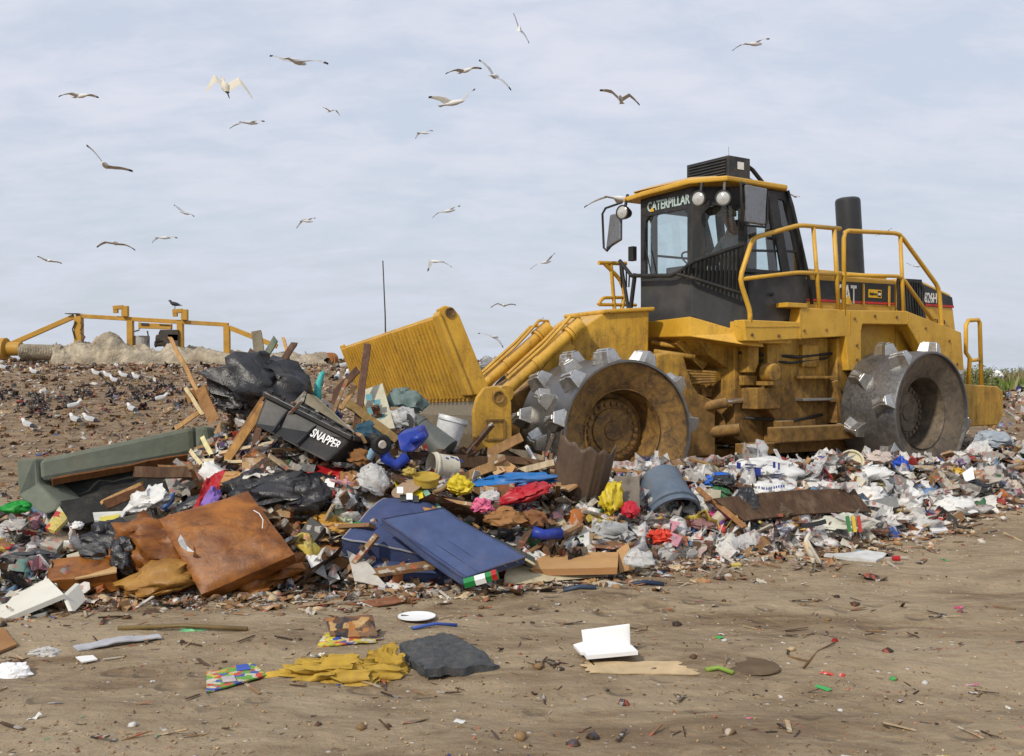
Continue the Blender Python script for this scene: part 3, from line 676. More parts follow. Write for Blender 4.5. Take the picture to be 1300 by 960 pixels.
# roof
m = MB()
RP = [(3.24,-.70),(3.25,-.30),(3.24,.58),(2.95,.97),(1.82,.97),(1.70,.85),(1.70,-.85),(1.82,-.97),(2.95,-.97)]
zr = {0:4.07,1:4.10,2:4.13}
m.prism([R_(s, t_, zr.get(i, 4.14)) for i, (s, t_) in enumerate(RP)], [R_(s, t_, zr.get(i, 4.14)+.07) for i, (s, t_) in enumerate(RP)])
m.prism([R_(s*.9+.28, t_*.8, 4.2) for s, t_ in RP], [R_(s*.7+.72, t_*.62, 4.28) for s, t_ in RP])
roof = part(m, 'cab_roof', [Y1], .02)
m = MB(); ac0 = R_(2.1, -.02, 4.47); Mr = Matrix.Rotation(math.radians(34+180), 3, 'Z'); m.box(ac0, (.42,.80,.36), Mr)
ac = part(m, 'air_conditioner', [BLK], .01)
m = MB()
for k in range(8): m.bar(R_(2.325, -.38, 4.33+.04*k), R_(2.325, .34, 4.33+.04*k), .02, .014)
part(m, 'fins', [DKG], 0, ac)
m = MB(); m.box(R_(2.08, .385, 4.53), (.12,.004,.10), Mr); part(m, 'sticker', [WHT], 0, ac)
m = MB(); m.tube([R_(1.9,.3,4.58),R_(1.78,.32,4.52),R_(1.6,.34,4.36),R_(1.42,.36,4.27),R_(1.3,.4,4.1)], .03, 8); m.tube([R_(1.9,.2,4.40),R_(1.75,.24,4.40),R_(1.55,.3,4.32)], .025, 8); m.tube([R_(1.74,.90,4.15),R_(1.67,.92,3.95),R_(1.51,.92,3.5),R_(1.34,.92,3.0),R_(1.27,.92,2.65)], .024, 8)
part(m, 'air_hose', [RUB], 0, smooth=True)
m = MB(); m.tube([R_(1.7, -.2, 4.3), R_(1.7, -.2, 4.95)], .0025, 5); part(m, 'whip_aerial', [RUB], 0)
# lamps
def lamp(p, d, r=.085):
    d = Vector(d).normalized(); b = MB(); b.lathe(p, d, [(-.16,.02),(-.14,.06),(-.06,r*1.05),(0,r*1.2),(.02,r*1.2),(.02,r)], 22); h = part(b, 'work_lamp', [BLK], 0, smooth=True, auto=35)
    b = MB(); b.lathe(p, d, [(.012, r), (.026, r*.7), (.032, 0)], 22); part(b, 'lens', [LENS], 0, h, smooth=True)
    b = MB(); b.bar(p-d*.05+Vector((0,0,.05)), p-d*.12+Vector((0,0,.26)), .03, .03); part(b, 'bracket', [BLK], 0, h)
lamp(R_(3.32, -.62, 3.92), R_.d+R_.n*.25); lamp(R_(3.22, .74, 3.92), R_.d+R_.n*.35); lamp(R_(3.03, .98, 3.91), R_.d*.9+R_.n*.6)
# mirrors
def mirror(pts_frame, pts_head, nrm):
    b = MB(); b.tube(pts_frame, .016, 8); mm = part(b, 'mirror_bracket', [RUB], 0, smooth=True)
    b = MB(); n_ = Vector(nrm).normalized()*.025; b.prism([p-n_ for p in pts_head], [p+n_ for p in pts_head]); part(b, 'mirror_head', [steel('dusty mirror back', (.25,.25,.25), .3, .8)], .02, mm)
mirror([R_(2.5,1.0,4.10), R_(2.86,1.12,4.10), R_(2.88,1.14,4.02), R_(2.86,1.14,3.62), R_(2.80,1.14,3.57), R_(2.42,1.12,3.58), R_(2.36,1.1,3.65), R_(2.36,1.1,4.05)], [R_(2.80,1.13,3.6),R_(2.42,1.10,3.6),R_(2.38,1.10,4.08),R_(2.80,1.13,4.08)], R_.n)
mirror([R_(3.35,-.6,4.05), R_(3.35,-.95,4.02), R_(3.35,-1.02,3.95), R_(3.35,-.99,3.47), R_(3.35,-.92,3.42), R_(3.35,-.80,3.50)], [R_(3.33,-.95,3.44),R_(3.27,-.70,3.55),R_(3.27,-.70,3.93),R_(3.33,-.86,3.92)], R_.d)
# guard rail across the cab front
m = MB()
G0 = [R_(3.22,-.80,3.28),R_(3.22,-.55,3.05),R_(3.20,.22,2.99),R_(3.20,.34,3.02),R_(3.16,.62,3.15),R_(2.66,.98,3.36)]
m.tube(G0, .028, 8); G1 = [R_(3.20,.34,3.0),R_(3.16,.58,2.93),R_(2.66,.98,2.72)]; m.tube(G1, .026, 8)
m.tube([R_(3.2,-.5,3.08), R_(3.2,-.62,2.45)], .03, 8); m.tube([R_(3.22,-.78,3.26), R_(3.18,-.66,2.6)], .025, 8)
for k in range(12):
    u = .06+k*.082; a = G0[4]*(1-u)+G0[5]*u; b = G1[1]*(1-u)+G1[2]*u; m.bar(a, b, .012, .045, up=R_.d)
for k in range(3):
    u = .25+k*.25; a = G0[3]*(1-u)+G0[4]*u; b = G1[0]*(1-u)+G1[1]*u; m.bar(a, b, .012, .045, up=R_.d)
for k in range(4): m.bar(R_(3.22,-.80+.07*k,3.26-.05*k), R_(3.2,-.78+.05*k,2.9), .02, .01, up=R_.n)
part(m, 'window_guard', [RUB], 0)
m = MB(); m.tube([cp('A',3.05)+R_.d*.03+R_.n*.25, cp('A',3.5)+R_.d*.03+R_.n*.12], .01, 5); m.bar(cp('A',3.25)+R_.d*.03+R_.n*.10, cp('A',3.7)+R_.d*.03+R_.n*.13, .014, .014); part(m, 'wiper', [RUB], 0)
m = MB(); m.box(R_(3.16,-.60,3.36), (.08,.1,.2), Mr); part(m, 'rear_view_camera', [RUB], .01)
# interior
m = MB(); m.box(R_(1.95,.05,3.02), (.5,.5,.14), Mr); m.box(R_(1.72,.05,3.38), (.14,.5,.75), Mr); m.box(R_(1.72,.05,3.80), (.1,.28,.16), Mr)
part(m, 'operator_seat', [RUB], .04)
m = MB(); m.bar(R_(2.85,0,2.9), R_(2.62,0,3.2), .1, .1); m.lathe(R_(2.58,0,3.25), R_(2.58,0,3.25)-R_(2.75,0,3.02), [(-.01,.17),(.0,.2),(.01,.17)], 20); m.box(R_(2.9,.15,3.05), (.2,.5,.16), Mr); part(m, 'steering_console', [RUB], .01)
m = MB(); m.bar(R_(1.6,-.85,3.4), R_(2.5,-.85,3.4), .03,.03); m.bar(R_(1.55,-.4,3.0), R_(1.7,-.4,4.1), .12,.05); m.bar(R_(1.55,.5,3.0), R_(1.7,.5,4.1), .12,.05); part(m, 'cab_inner_post', [RUB], 0)

# ------------------------------------------------------------------ people and birds: one skinned surface each
SKIN = mat('skin', (.42,.25,.17), .55, dirt=.05, var=.08, bmp=.05); SHIRT = mat('grey shirt', (.42,.42,.40), .85, dirt=.15, scale=12); CAP = mat('tan cap', (.30,.27,.22), .85, dirt=.1)
def skin_body(verts, edges, radii, root_i=0, sub=2):
    me = bpy.data.meshes.new('skin'); me.from_pydata([tuple(v) for v in verts], edges, []); ob = bpy.data.objects.new('skin', me); COL.objects.link(ob)
    md = ob.modifiers.new('s', 'SKIN'); lay = me.skin_vertices[0] if me.skin_vertices else None
    if lay is None:
        bm = bmesh.new(); bm.from_mesh(me); bm.verts.layers.skin.verify(); bm.to_mesh(me); bm.free(); lay = me.skin_vertices[0]
    for i, r in enumerate(radii):
        r = r if isinstance(r, tuple) else (r, r); lay.data[i].radius = r; lay.data[i].use_root = (i == root_i)
    sd_ = ob.modifiers.new('u', 'SUBSURF'); sd_.levels = sd_.render_levels = sub
    bpy.context.view_layer.update()
    r = bpy.data.meshes.new_from_object(ob.evaluated_get(bpy.context.evaluated_depsgraph_get()))
    bpy.data.objects.remove(ob); bpy.data.meshes.remove(me)
    return [v.co.copy() for v in r.vertices], [tuple(p.vertices) for p in r.polygons]
def L(s, t_, z): return R_(s, t_+.08, z)
jv = [L(1.95,.05,3.14), L(1.92,.05,3.36), L(1.93,.05,3.58), L(1.97,.05,3.70), L(2.03,.05,3.80), L(2.06,.05,3.91),
      L(1.94,.25,3.57), L(2.10,.30,3.32), L(2.36,.20,3.30), L(2.46,.16,3.32), L(1.94,-.15,3.57), L(2.10,-.22,3.32), L(2.38,-.10,3.34), L(2.48,-.08,3.36),
      L(2.05,.17,3.12), L(2.45,.18,3.12), L(2.5,.18,2.85), L(2.05,-.07,3.12), L(2.45,-.08,3.12), L(2.5,-.08,2.85)]
je = [(0,1),(1,2),(2,3),(3,4),(4,5),(2,6),(6,7),(7,8),(8,9),(2,10),(10,11),(11,12),(12,13),(0,14),(14,15),(15,16),(0,17),(17,18),(18,19)]
jr = [.15,.14,.14,.055,.085,.08,.065,.05,.042,.035,.065,.05,.042,.035,.085,.07,.055,.085,.07,.055]
vs, fs = skin_body(jv, je, jr)
m = MB()
for f_ in fs: pass
m.add(vs, fs); m.m = [1 if (sum((vs[i].z for i in f_), 0)/len(f_) < 3.63 and (sum((vs[i] for i in f_), Vector())/len(f_)-L(2.46,.05,3.3)).length > .13) else 0 for f_ in fs]
per = m.build('person', [SKIN, SHIRT], smooth=True, label='operator in a cap and light grey shirt seated at the controls inside the compactor cab', cat='person')
m = MB(); hc = L(2.045,.05,3.88); m.lathe(hc, (0,0,1), [(0,.105),(.05,.105),(.09,.08),(.11,.0)], 18)
m.prism([hc+R_.d*.08+R_.n*.08, hc+R_.d*.20+R_.n*.06, hc+R_.d*.20-R_.n*.06, hc+R_.d*.08-R_.n*.08], [hc+R_.d*.08+R_.n*.08+up*.015, hc+R_.d*.2+R_.n*.06+up*.01, hc+R_.d*.2-R_.n*.06+up*.01, hc+R_.d*.08-R_.n*.08+up*.015])
m.build('cap', [CAP], per, smooth=True, auto=40)
m = MB(); m.lathe(L(2.135,.05,3.83), R_.d+Vector((0,0,-.3)), [(0,.022),(.03,.016),(.045,.0)], 8); m.build('nose', [SKIN], per, smooth=True)
# ------------------------------------------------------------------ gulls and egrets
GW = mat('white plumage', (.66,.65,.63), .8, dirt=.06, var=.06, bmp=.1, scale=14); GG = mat('grey plumage', (.42,.43,.44), .8, dirt=.06, bmp=.1, scale=14)
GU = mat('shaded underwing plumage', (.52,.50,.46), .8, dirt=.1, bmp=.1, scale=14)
GB = mat('black plumage', (.025,.025,.03), .7, dirt=.02, bmp=.1); BK = mat('yellow beak', (.62,.38,.06), .5, dirt=.05, bmp=0); EG = mat('egret plumage', (.60,.56,.47), .85, dirt=.04, var=.07, bmp=.2, scale=20)  # egret tone lowered, the flying bird's shade is put into the colour
BUFF = mat('buff plumage', (.66,.50,.32), .85, dirt=.05, var=.1, bmp=.2, scale=20)
def loft(mb, P, R, n=12, matf=None, flat=1.0):
    """rings along the points P with radii R (one continuous closed surface)"""
    rings = []; k = len(P)
    for i, p in enumerate(P):
        d = (P[min(i+1,k-1)]-P[max(i-1,0)]).normalized(); x = d.cross(Vector((0,0,1)))
        if x.length < .05: x = Vector((1,0,0))
        x.normalize(); y = x.cross(d)
        rr = R[i] if isinstance(R[i], tuple) else (R[i], R[i])
        rings.append([p+x*math.cos(a)*rr[0]+y*math.sin(a)*rr[1] for a in [2*math.pi*j/n for j in range(n)]])
    o = len(mb.v)
    for i in range(k-1):
        for j in range(n):
            mi = matf(i/(k-1), math.sin(2*math.pi*(j+.5)/n)) if matf else 0
            mb.f.append((o+i*n+j, o+i*n+(j+1)%n, o+(i+1)*n+(j+1)%n, o+(i+1)*n+j)); mb.m.append(mi)
    mb.v += [tuple(v) for r in rings for v in r]
    mb.f += [tuple(o+j for j in range(n-1,-1,-1)), tuple(o+(k-1)*n+j for j in range(n))]; mb.m += [matf(0,0) if matf else 0, matf(1,0) if matf else 0]
def fly(px, py, lw, lt, rw, rt, hd, span, label, cat='gull', group='gulls wheeling over the landfill', name='gull', kind='gull', wing_m=1.15):
    """lw, lt, rw, rt: wrist and tip of each wing in picture units from the body; hd heading (x right, y away, z up)"""
    Y = wing_m*F/span*.96; c = at(px, py, Y); k = Y/F; h = Vector(hd).normalized(); S = wing_m/1.15
    mb = MB(); body = lambda a: c+h*a*S
    if kind == 'gull': P = [-.27,-.2,-.12,-.04,.06,.13,.17,.21,.235,.26,.29]; R = [(.05,.006),(.045,.012),(.035,.035),(.055,.055),(.06,.06),(.048,.05),(.036,.04),(.036,.04),(.026,.028),(.011,.012),(.003,.004)]
    else: P = [-.42,-.34,-.26,-.2,-.12,-.02,.08,.14,.20,.26,.32,.40]; R = [.008,.012,.014,(.05,.02),(.07,.06),(.085,.09),(.06,.065),.04,.034,.035,.012,.003]
    R = [(a*S, b*S) if isinstance(a, float) and False else a for a, b in [(r, 0) for r in R]]
    loft(mb, [body(a) for a in P], R, 12, (lambda u, v: 3 if u > .88 else (0)) if kind == 'gull' else (lambda u, v: 3 if u > .9 else (4 if u < .2 else 0)))
    for (w, tp) in ((lw, lt), (rw, rt)):
        sh = c+h*.06*S
        W = c+Vector((w[0]*k, (w[2] if len(w) > 2 else 0), -w[1]*k))+h*.08*S; T = c+Vector((tp[0]*k, (tp[2] if len(tp) > 2 else 0), -tp[1]*k))-h*.05*S
        pts = []
        m1, m2 = 7, 9
        for i in range(m1+1): u = i/m1; pts.append((sh*(1-u)+W*u, .20-.03*u, u*.45))
        for i in range(1, m2+1): u = i/m2; pts.append((W*(1-u)+T*u+Vector((0,0,.02*math.sin(math.pi*u))), .17*(1-u)**.7+.012, .45+.55*u))
        o = len(mb.v); nc = 5
        for (p, ch, u) in pts:
            for q in range(nc):
                cq = q/(nc-1); mb.v.append(tuple(p-h*ch*cq*S*(1.25 if kind != 'gull' else 1)+Vector((0,0,(.016*math.sin(math.pi*min(1, cq*1.3+.05))-.03*cq)*S))))
            for q in range(nc):
                cq = 1-q/(nc-1); mb.v.append(tuple(p-h*ch*cq*S*(1.25 if kind != 'gull' else 1)+Vector((0,0,(-.008*math.sin(math.pi*cq)-.03*cq-.002)*S))))
        r = 2*nc
        for i in range(len(pts)-1):
            uu = pts[i][2]
            for q in range(r):
                top = q < nc-1
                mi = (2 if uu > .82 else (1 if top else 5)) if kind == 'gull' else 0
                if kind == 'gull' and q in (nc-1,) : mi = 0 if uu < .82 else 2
                mb.f.append((o+i*r+q, o+i*r+(q+1)%r, o+(i+1)*r+(q+1)%r, o+(i+1)*r+q)); mb.m.append(mi)
        mb.f.append(tuple(o+(len(pts)-1)*r+q for q in range(r))); mb.m.append(2 if kind == 'gull' else 0)
    if kind == 'gull':   # tail fan
        x = h.cross(Vector((0,0,1))).normalized(); a = body(-.22); b = body(-.34); mb.prism([a-x*.03+Vector((0,0,.005)), a+x*.03+Vector((0,0,.005)), b+x*.075+Vector((0,0,.004)), b-x*.075+Vector((0,0,.004))], [a-x*.03-Vector((0,0,.005)), a+x*.03-Vector((0,0,.005)), b+x*.075-Vector((0,0,.004)), b-x*.075-Vector((0,0,.004))])
    return mb.build(name, [GW if kind == 'gull' else EG, GG, GB, BK, GB, GU], smooth=True, auto=60, label=label, cat=cat, group=group)
FL = [
 (377,78,(18,-2),(42,3),(-14,-2),(-32,-7),(.5,1,.1),75,'gull gliding upper left of centre with level wings spread very wide'),
 (103,122,(9,-2),(24,1),(-13,-4),(-27,0),(.9,-.5,0),50,'gull with shallow arched wings flying highest near the left edge'),
 (317,156,(7,-3),(21,-2),(-11,0),(-23,7),(.8,.5,.05),44,'gull banking right just below the large white egret'),
 (134,210,(11,2),(34,6),(-11,-14),(-25,-27),(.2,-1,0),68,'gull steeply banked with one wing raised, above the left pipe'),
 (419,141,(6,-3,.3),(10,4,.5),(-4,-2,-.2),(-8,-2,-.4),(-.7,.6,0),24,'small gull with half folded wings right of the white egret'),
 (236,271,(5,0),(12,4),(-7,-5),(-14,-11),(.5,.8,0),30,'small gull tilted with its dark left wing tip up, above the tarp machine'),
 (390,281,(-4,-3),(-12,9),(5,-4),(12,-4),(.9,.3,0),30,'gull with a drooping dark left wing tip, directly below the half folded one'),
 (147,309,(11,1),(24,8),(-13,-2),(-25,4),(.1,-1,0),50,'gull with long drooping wings over the left end of the tarp machine'),
 (208,302,(8,-2),(19,0),(-6,-1),(-13,6),(.9,.2,0),34,'pale gull right beside the one with long drooping wings'),
 (62,331,(8,1),(17,3),(-6,-2),(-14,-6),(.6,-.7,0),34,'lowest flying gull near the left edge, just above the tarp machine'),
 (659,36,(6,6),(13,18),(-3,-9),(-7,-20),(.05,.8,.5),46,'gull turned on its side, topmost bird of the picture'),
 (591,90,(8,-4),(22,-4),(-11,-2),(-24,3),(.6,-.7,0),48,'upper gull of the two crossing right of centre, wings level'),
 (628,97,(9,4),(22,17),(-7,-11),(-19,-21),(.3,.9,.2),60,'gull banking with wings on a steep diagonal beside the level winged one'),
 (575,131,(14,-7),(31,-19),(-13,-6),(-28,-9),(.8,-.3,.1),64,'gull with both wings raised, below the two crossing gulls'),
 (538,169,(4,-5,.3),(12,-6,.5),(-5,-1),(-9,7),(.9,.2,0),28,'small gull with a black drooping wing tip above the sky centre'),
 (788,126,(11,-6),(24,6),(-11,-10),(-27,-13),(-.2,-1,.1),54,'gull gliding alone above the compactor cab'),
 (957,56,(7,-5),(22,-7),(-12,-1),(-25,8),(.8,.3,.1),50,'gull flying alone at the upper right'),
 (569,268,(7,-5),(17,-7),(-9,0),(-18,8),(.9,.3,.2),38,'gull left of the cab roof rising to the right'),
 (553,332,(8,0),(19,7),(-6,-1),(-12,12),(-.9,.2,.05),36,'gull with a down swept wing just above the trash rack of the blade'),
 (693,333,(5,-5),(13,-12),(-9,1),(-18,8),(.7,.5,.2),36,'gull with wings in a diagonal line left of the cab handrail'),
 (787,252,(-16,-3),(-42,11),(4,-2,.6),(8,-4,1.0),(1,.2,-.1),66,'large gull flying in from the left right against the cab roof'),
 (1008,249,(-3,-3,.3),(-10,-3,.6),(3,0),(8,1),(.7,.6,-.2),26,'gull half hidden behind the rear edge of the cab'),
 (640,388,(7,-2),(15,-1),(-8,-3),(-17,2),(0,-1,0),34,'gull hovering over the lift cylinders near the blade corner'),
 (628,428,(5,4),(12,13),(-8,-3),(-20,-5),(.5,.8,0),36,'gull skimming the ridge between the blade and the lift cylinder'),
 (679,413,(5,-5),(12,-10),(-4,2),(-12,7),(.6,.6,.1),30,'gull rising from the ridge just left of the lift cylinder hoses'),
 (1164,338,(-7,-1),(-12,-4),(4,-2,.3),(8,0,.6),(.9,.4,0),24,'gull behind the rear end of the compactor handrail'),
 (1121,296,(6,-3),(12,-6),(-5,2),(-9,4),(.8,.5,0),24,'tiny distant gull between the posts of the rear handrail'),
 (397,458,(5,4),(10,12),(-5,-5),(-9,-12),(.4,.9,0),30,'gull fluttering low over the long tarp behind the heap'),
 (40,464,(4,-6,.2),(16,-9,.3),(-5,-2),(-14,4),(.9,.2,.1),34,'gull with raised wings landing on the slope at the far left'),
]
for f_ in FL: fly(*f_)
fly(286,110,(18,-9),(34,12),(-13,-13),(-25,3),(-.35,.45,.75),58,'large white egret flapping with broad rounded wings at the upper left','egret',None,'egret','egret',.95)
def stand(p, face, label, group=None, size=.40, black=False, name='gull', cat='gull'):
    c = Vector(p); h = Vector((math.cos(face), math.sin(face), 0)); z = Vector((0,0,1)); k = size/.40; mb = MB()
    P = [(-.24,.10),(-.17,.115),(-.1,.135),(-.02,.15),(.06,.165),(.11,.195),(.13,.225),(.15,.25),(.175,.255),(.195,.25),(.225,.24)]
    R = [(.012,.006),(.03,.018),(.05,.045),(.065,.06),(.062,.06),(.045,.045),(.034,.034),(.034,.034),(.026,.026),(.010,.010),(.003,.003)]
    mats = [GB]*4 if black else [GW, GG, GB, BK]
    loft(mb, [c+(h*a+z*b)*k for a, b in P], [(a*k, b*k) for a, b in R], 12, lambda u, v: 3 if u > .88 else (2 if u < .16 else (1 if (v > .25 and u < .42) else 0)))
    for sgn in (-1, 1):
        x = h.cross(z)*.022*sgn; mb.tube([c+x+h*.0+z*.11*k, c+x+z*.0], .005, 6, 3); mb.tube([c+x, c+x+h*.04], .004, 5, 3)
    return mb.build(name, mats, smooth=True, auto=60, label=label, cat=cat, group=group)
ST = [(4,473,'gull standing on the slope at the very left edge'),(44,479,'gull standing under the raised winged one at the far left'),(92,524,'gull standing alone on the dark litter left of the slope middle'),
 (96,542,'left gull of the close pair standing above the green sofa'),(115,542,'right gull of the close pair standing above the green sofa'),(36,549,'gull standing nearest the left end of the green sofa'),
 (168,528,'gull standing alone between the close pair and the heap'),(203,514,'gull standing beside a scrap of clear film left of the splintered boards'),(271,482,'gull standing behind the splintered boards of the heap')]
for i, (px, py, lb) in enumerate(ST): stand(spot(px, py), [3.0, 2.8, .4, 2.6, 2.9, 2.7, 2.5, .3, 2.0][i], lb, 'gulls standing on the slope', .35)
for i, (px, py) in enumerate([(123,481),(138,484),(146,490),(158,484),(174,486)]):
    stand(spot(px, py), 2.8+.2*math.sin(i*3), ['leftmost gull of the row of five standing below the tarp','second gull from the left in the row of five below the tarp','nearest gull of the row of five standing below the tarp','fourth gull from the left in the row of five below the tarp','rightmost gull of the row of five standing below the tarp'][i], 'gulls standing on the slope', .35)
for i in range(22):
    px = 612+rnd.random()*76; py = 464+rnd.random()*11
    if i > 17: px, py = [(436,472),(441,484),(455,476),(428,488)][i-18]
    stand(spot(px, py), rnd.uniform(0, 6.28), 'gull in the far flock standing on the ridge beside the compactor blade' if i < 18 else ['gull on the ridge left of the trash rack','gull nearest the upright brown board left of the trash rack','gull right against the left edge of the trash rack','gull on the slope just above the crossed brown boards'][i-18], 'gulls of the far flock' if i < 18 else None, .42)
# cattle egret in front
e = spot(1030, 727); E_ = lambda a, b, c=0: e+Vector((a, c, b))
jv = [E_(.005,.175), E_(-.025,.215), E_(-.045,.255), E_(-.035,.300), E_(-.012,.335), E_(-.022,.362), E_(-.045,.370), E_(.04,.125), E_(.062,.075), E_(.01,.105,-.012), E_(.012,.05,-.014), E_(.008,.005,-.014), E_(.03,.105,.014), E_(.034,.05,.016), E_(.03,.005,.016), E_(-.025,.004,-.016), E_(.0,.004,.018)]
je = [(0,1),(1,2),(2,3),(3,4),(4,5),(5,6),(0,7),(7,8),(0,9),(9,10),(10,11),(0,12),(12,13),(13,14),(11,15),(14,16)]
jr = [(.052,.045),(.045,.04),(.026,.026),(.018,.018),(.016,.016),(.021,.02),(.013,.012),(.035,.026),(.012,.006),.016,.006,.006,.016,.006,.006,.005,.005]
vs, fs = skin_body(jv, je, jr); m = MB(); m.add(vs, fs)
m.m = [2 if sum(vs[i].z for i in f_)/len(f_)-e.z < .085 and abs(sum(vs[i].x for i in f_)/len(f_)-e.x-.06) > .035 else (1 if .20 < sum(vs[i].z for i in f_)/len(f_)-e.z < .26 and sum(vs[i].x for i in f_)/len(f_) < e.x-.03 else 0) for f_ in fs]
eg = m.build('egret', [EG, BUFF, mat('dark bird leg', (.10,.09,.06), .6)], smooth=True, label='white egret standing on the dirt in front of the litter at the right', cat='egret')
m = MB(); m.lathe(E_(-.052,.370), (-1,0,-.12), [(0,.009),(.02,.006),(.05,.001)], 8); m.build('beak', [BK], eg, smooth=True)
m = MB(); m.lathe(E_(-.040,.374,-.012), (0,-1,0), [(0,.004),(.002,.003),(.0025,0)], 8); m.build('eye', [GB], eg, smooth=True)
m = MB(); m.grid(lambda u, v: E_(-.035+.11*u, .25-.165*u-.06*(v-.5)*(1-.5*u)+.0, -.052+.018*(2*v-1)**2+.02*u), 8, 5); m.build('wing', [EG], eg, smooth=True, solid=.008)

# ------------------------------------------------------------------ tarp machine on the ridge
YT = 27.3
OY = mat('weathered orange steel', (.46,.25,.035), .6, dirt=.5, scale=3); ENG = mat('greasy engine', (.05,.042,.035), .6, dirt=.4); CAN = mat('old canvas', (.42,.36,.265), .9, dirt=.6, var=.45, scale=2.2, bmp=.9, dist=.12)
TA = lambda px, py, dy=0: at(px, py, YT+dy)
tr = empty('tarp_machine', TA(165, 462), 'rusty orange beam frame with posts and spool standing behind the long tarp on the ridge', 'tarp machine')
def tpart(mb, name, m_, **k): return mb.build(name, m_, tr, bevel=.01, **k)
m = MB(); m.bar(TA(97,401), TA(290,412.5), .12, .11); tpart(m, 'top_beam', OY)
for (x, y0, y1, w_s) in ((100,401,455,.20),(165.5,404,455,.16),(229,408,455,.16),(288,413,458,.16)):
    m = MB(); m.bar(TA(x, y0+1, .01), TA(x+.5, y1, .01), w_s, w_s, up=(0,1,0)); tpart(m, 'post', OY)
for a, b in (((94,402),(14,437)),((291,416),(352,440))):
    m = MB(); m.bar(TA(*a), TA(*b), .10, .13); tpart(m, 'diagonal_brace', OY)
for dx, dy in ((0,0),(75.5,4.5)):
    m = MB(); m.bar(TA(159+dx,402+dy,-.1), TA(159+dx,388.5+dy,-.1), .17, .14, up=(0,1,0)); m.bar(TA(144+dx,391+dy,-.12), TA(156.5+dx,390+dy,-.12), .12, .11); m.bar(TA(147+dx,392+dy,-.12), TA(147+dx,397.5+dy,-.12), .12, .10, up=(0,1,0)); tpart(m, 'hook_arm', OY)
m = MB(); m.bar(TA(85,398.5), TA(102,398.5), .3, .02); tpart(m, 'top_plate', ENG)
m = MB(); m.bar(TA(177,413.5,-.1), TA(218,415,-.1), .14, .15); m.bar(TA(177,409,-.1), TA(177,418,-.1), .05, .05, up=(0,1,0)); tpart(m, 'warning_board', OY)
m = MB(); m.bar(TA(179,411.5,-.19), TA(189,412,-.19), .01, .07); tpart(m, 'dark_plate', ENG); m = MB(); m.bar(TA(202,412.2,-.19), TA(216,413,-.19), .01, .03); tpart(m, 'dark_strip', ENG)
text('warning_lettering', 'TARP-O-MATIC', .10, TA(178.5,416.2,-.18), (1,0,-.03), (0,0,1), ENG, tr, width=.80) if 0 else None
m = MB(); m.lathe(TA(180,444,.2), (0,0,1), [(0,0),(0,.21),(.38,.21),(.38,0)], 18); tpart(m, 'fuel_tank', mat('grey drum paint', (.36,.35,.32), .6, dirt=.3))
m = MB(); m.lathe(TA(213,434), (-.4,-1,0), [(-.2,0),(-.2,.14),(.1,.16),(.14,.05),(.16,0)], 12); m.box(TA(217,426), (.5,.3,.3)); m.lathe(TA(204,431), (-1,0,0), [(-.2,.08),(0,.1),(.1,.14),(.12,0)], 12); m.lathe(TA(200,437), (-1,0,0), [(-.3,.06),(0,.07),(.06,.1),(.08,0)], 10); m.box(TA(222,435), (.3,.3,.45)); m.tube([TA(205,420),TA(203,424),TA(207,429)], .05, 8); tpart(m, 'engine', ENG, smooth=True, auto=30)
m = MB()
for k, (a, b, c_) in enumerate([((96,408),(92,418),(95,430)),((102,409),(106,412),(102,420)),((102,422),(108,428),(104,434)),((187,420),(189,430),(187,436)),((177,419),(174,420),(170,421))]): m.tube([TA(*a,-.12), TA(*b,-.12), TA(*c_,-.12)], .022, 5)
tpart(m, 'cable', ENG)
m = MB(); m.lathe(TA(6,443,-.3), (1,0,0), [(-.3,0),(-.3,.26),(-.05,.30),(.05,.30),(.06,.19),(.45,.19),(.45,0)], 20); tpart(m, 'spool_end', OY, smooth=True, auto=30)
m = MB(); m.lathe(TA(418,457,-.3), (-.5,-1,0), [(-.15,0),(-.15,.2),(0,.2),(.0,.15),(.03,.15),(.03,0)], 18); m.build('spool_end', [mat('rusty orange steel', (.30,.12,.04), .7, dirt=.3)], tr, smooth=True, auto=30)
m = MB(); nb = 26
P_ = [TA(26+k*2.1, 446.5+.06*k, -.3) for k in range(nb)]; m.tube([p for p in P_ for _ in (0, 1)][1:], [.165+.03*(i % 2) for i in range(2*nb-1)], 16); tpart(m, 'rolled_hose', CAN, smooth=True)
m = MB()
for k in range(nb): m.lathe(TA(28+k*2.05, 446.5+.06*k, -.3), (1,0,.15), [(-.022,.17),(-.012,.215),(.012,.215),(.022,.17)], 18)
tpart(m, 'hose_ribs', CAN, smooth=True)
# long crumpled tarp lying along the ridge
TOPY = [(74,439),(90,436),(105,434),(118,433),(135,427),(143,428),(155,434),(170,439),(185,440),(200,443),(222,439),(236,440),(255,443),(290,447),(350,449),(415,450),(420,454)]
m = MB()
def tarp(u, v):
    px = 74+(420-74)*u; top = lin(TOPY, px); x0 = (px-650)/F*(YT-.2); a = math.pi*(v*1.05); ht = (CAMZ+(475-top)/F*YT)-base_h(x0, YT)+.05
    n = noise.fractal((x0*1.7, v*4, 1), .8, 2, 5); r2 = 1+.45*n-.30*abs(noise.noise((x0*3.1, v*5, 6)))+.12+.12*math.sin(x0*7+5*n+v*5)
    y = YT-.1-.75*math.cos(a)*(1+.25*noise.noise((x0*2, v, 9))); z = base_h(x0, YT)-.08+(ht)*max(0, math.sin(min(a, math.pi)))**.7*r2*.93
    return (x0+.10*math.sin(v*9+x0*2), y, z)
m.grid(tarp, 260, 30); m.build('tarpaulin', [CAN], smooth=True, label='long crumpled beige tarp lying along the ridge in front of the orange frame', cat='tarpaulin')
stand(TA(222,392.5,-.12), 3.0, 'small black crow perched on the right hook arm of the orange frame', None, .36, True, 'crow', 'crow')
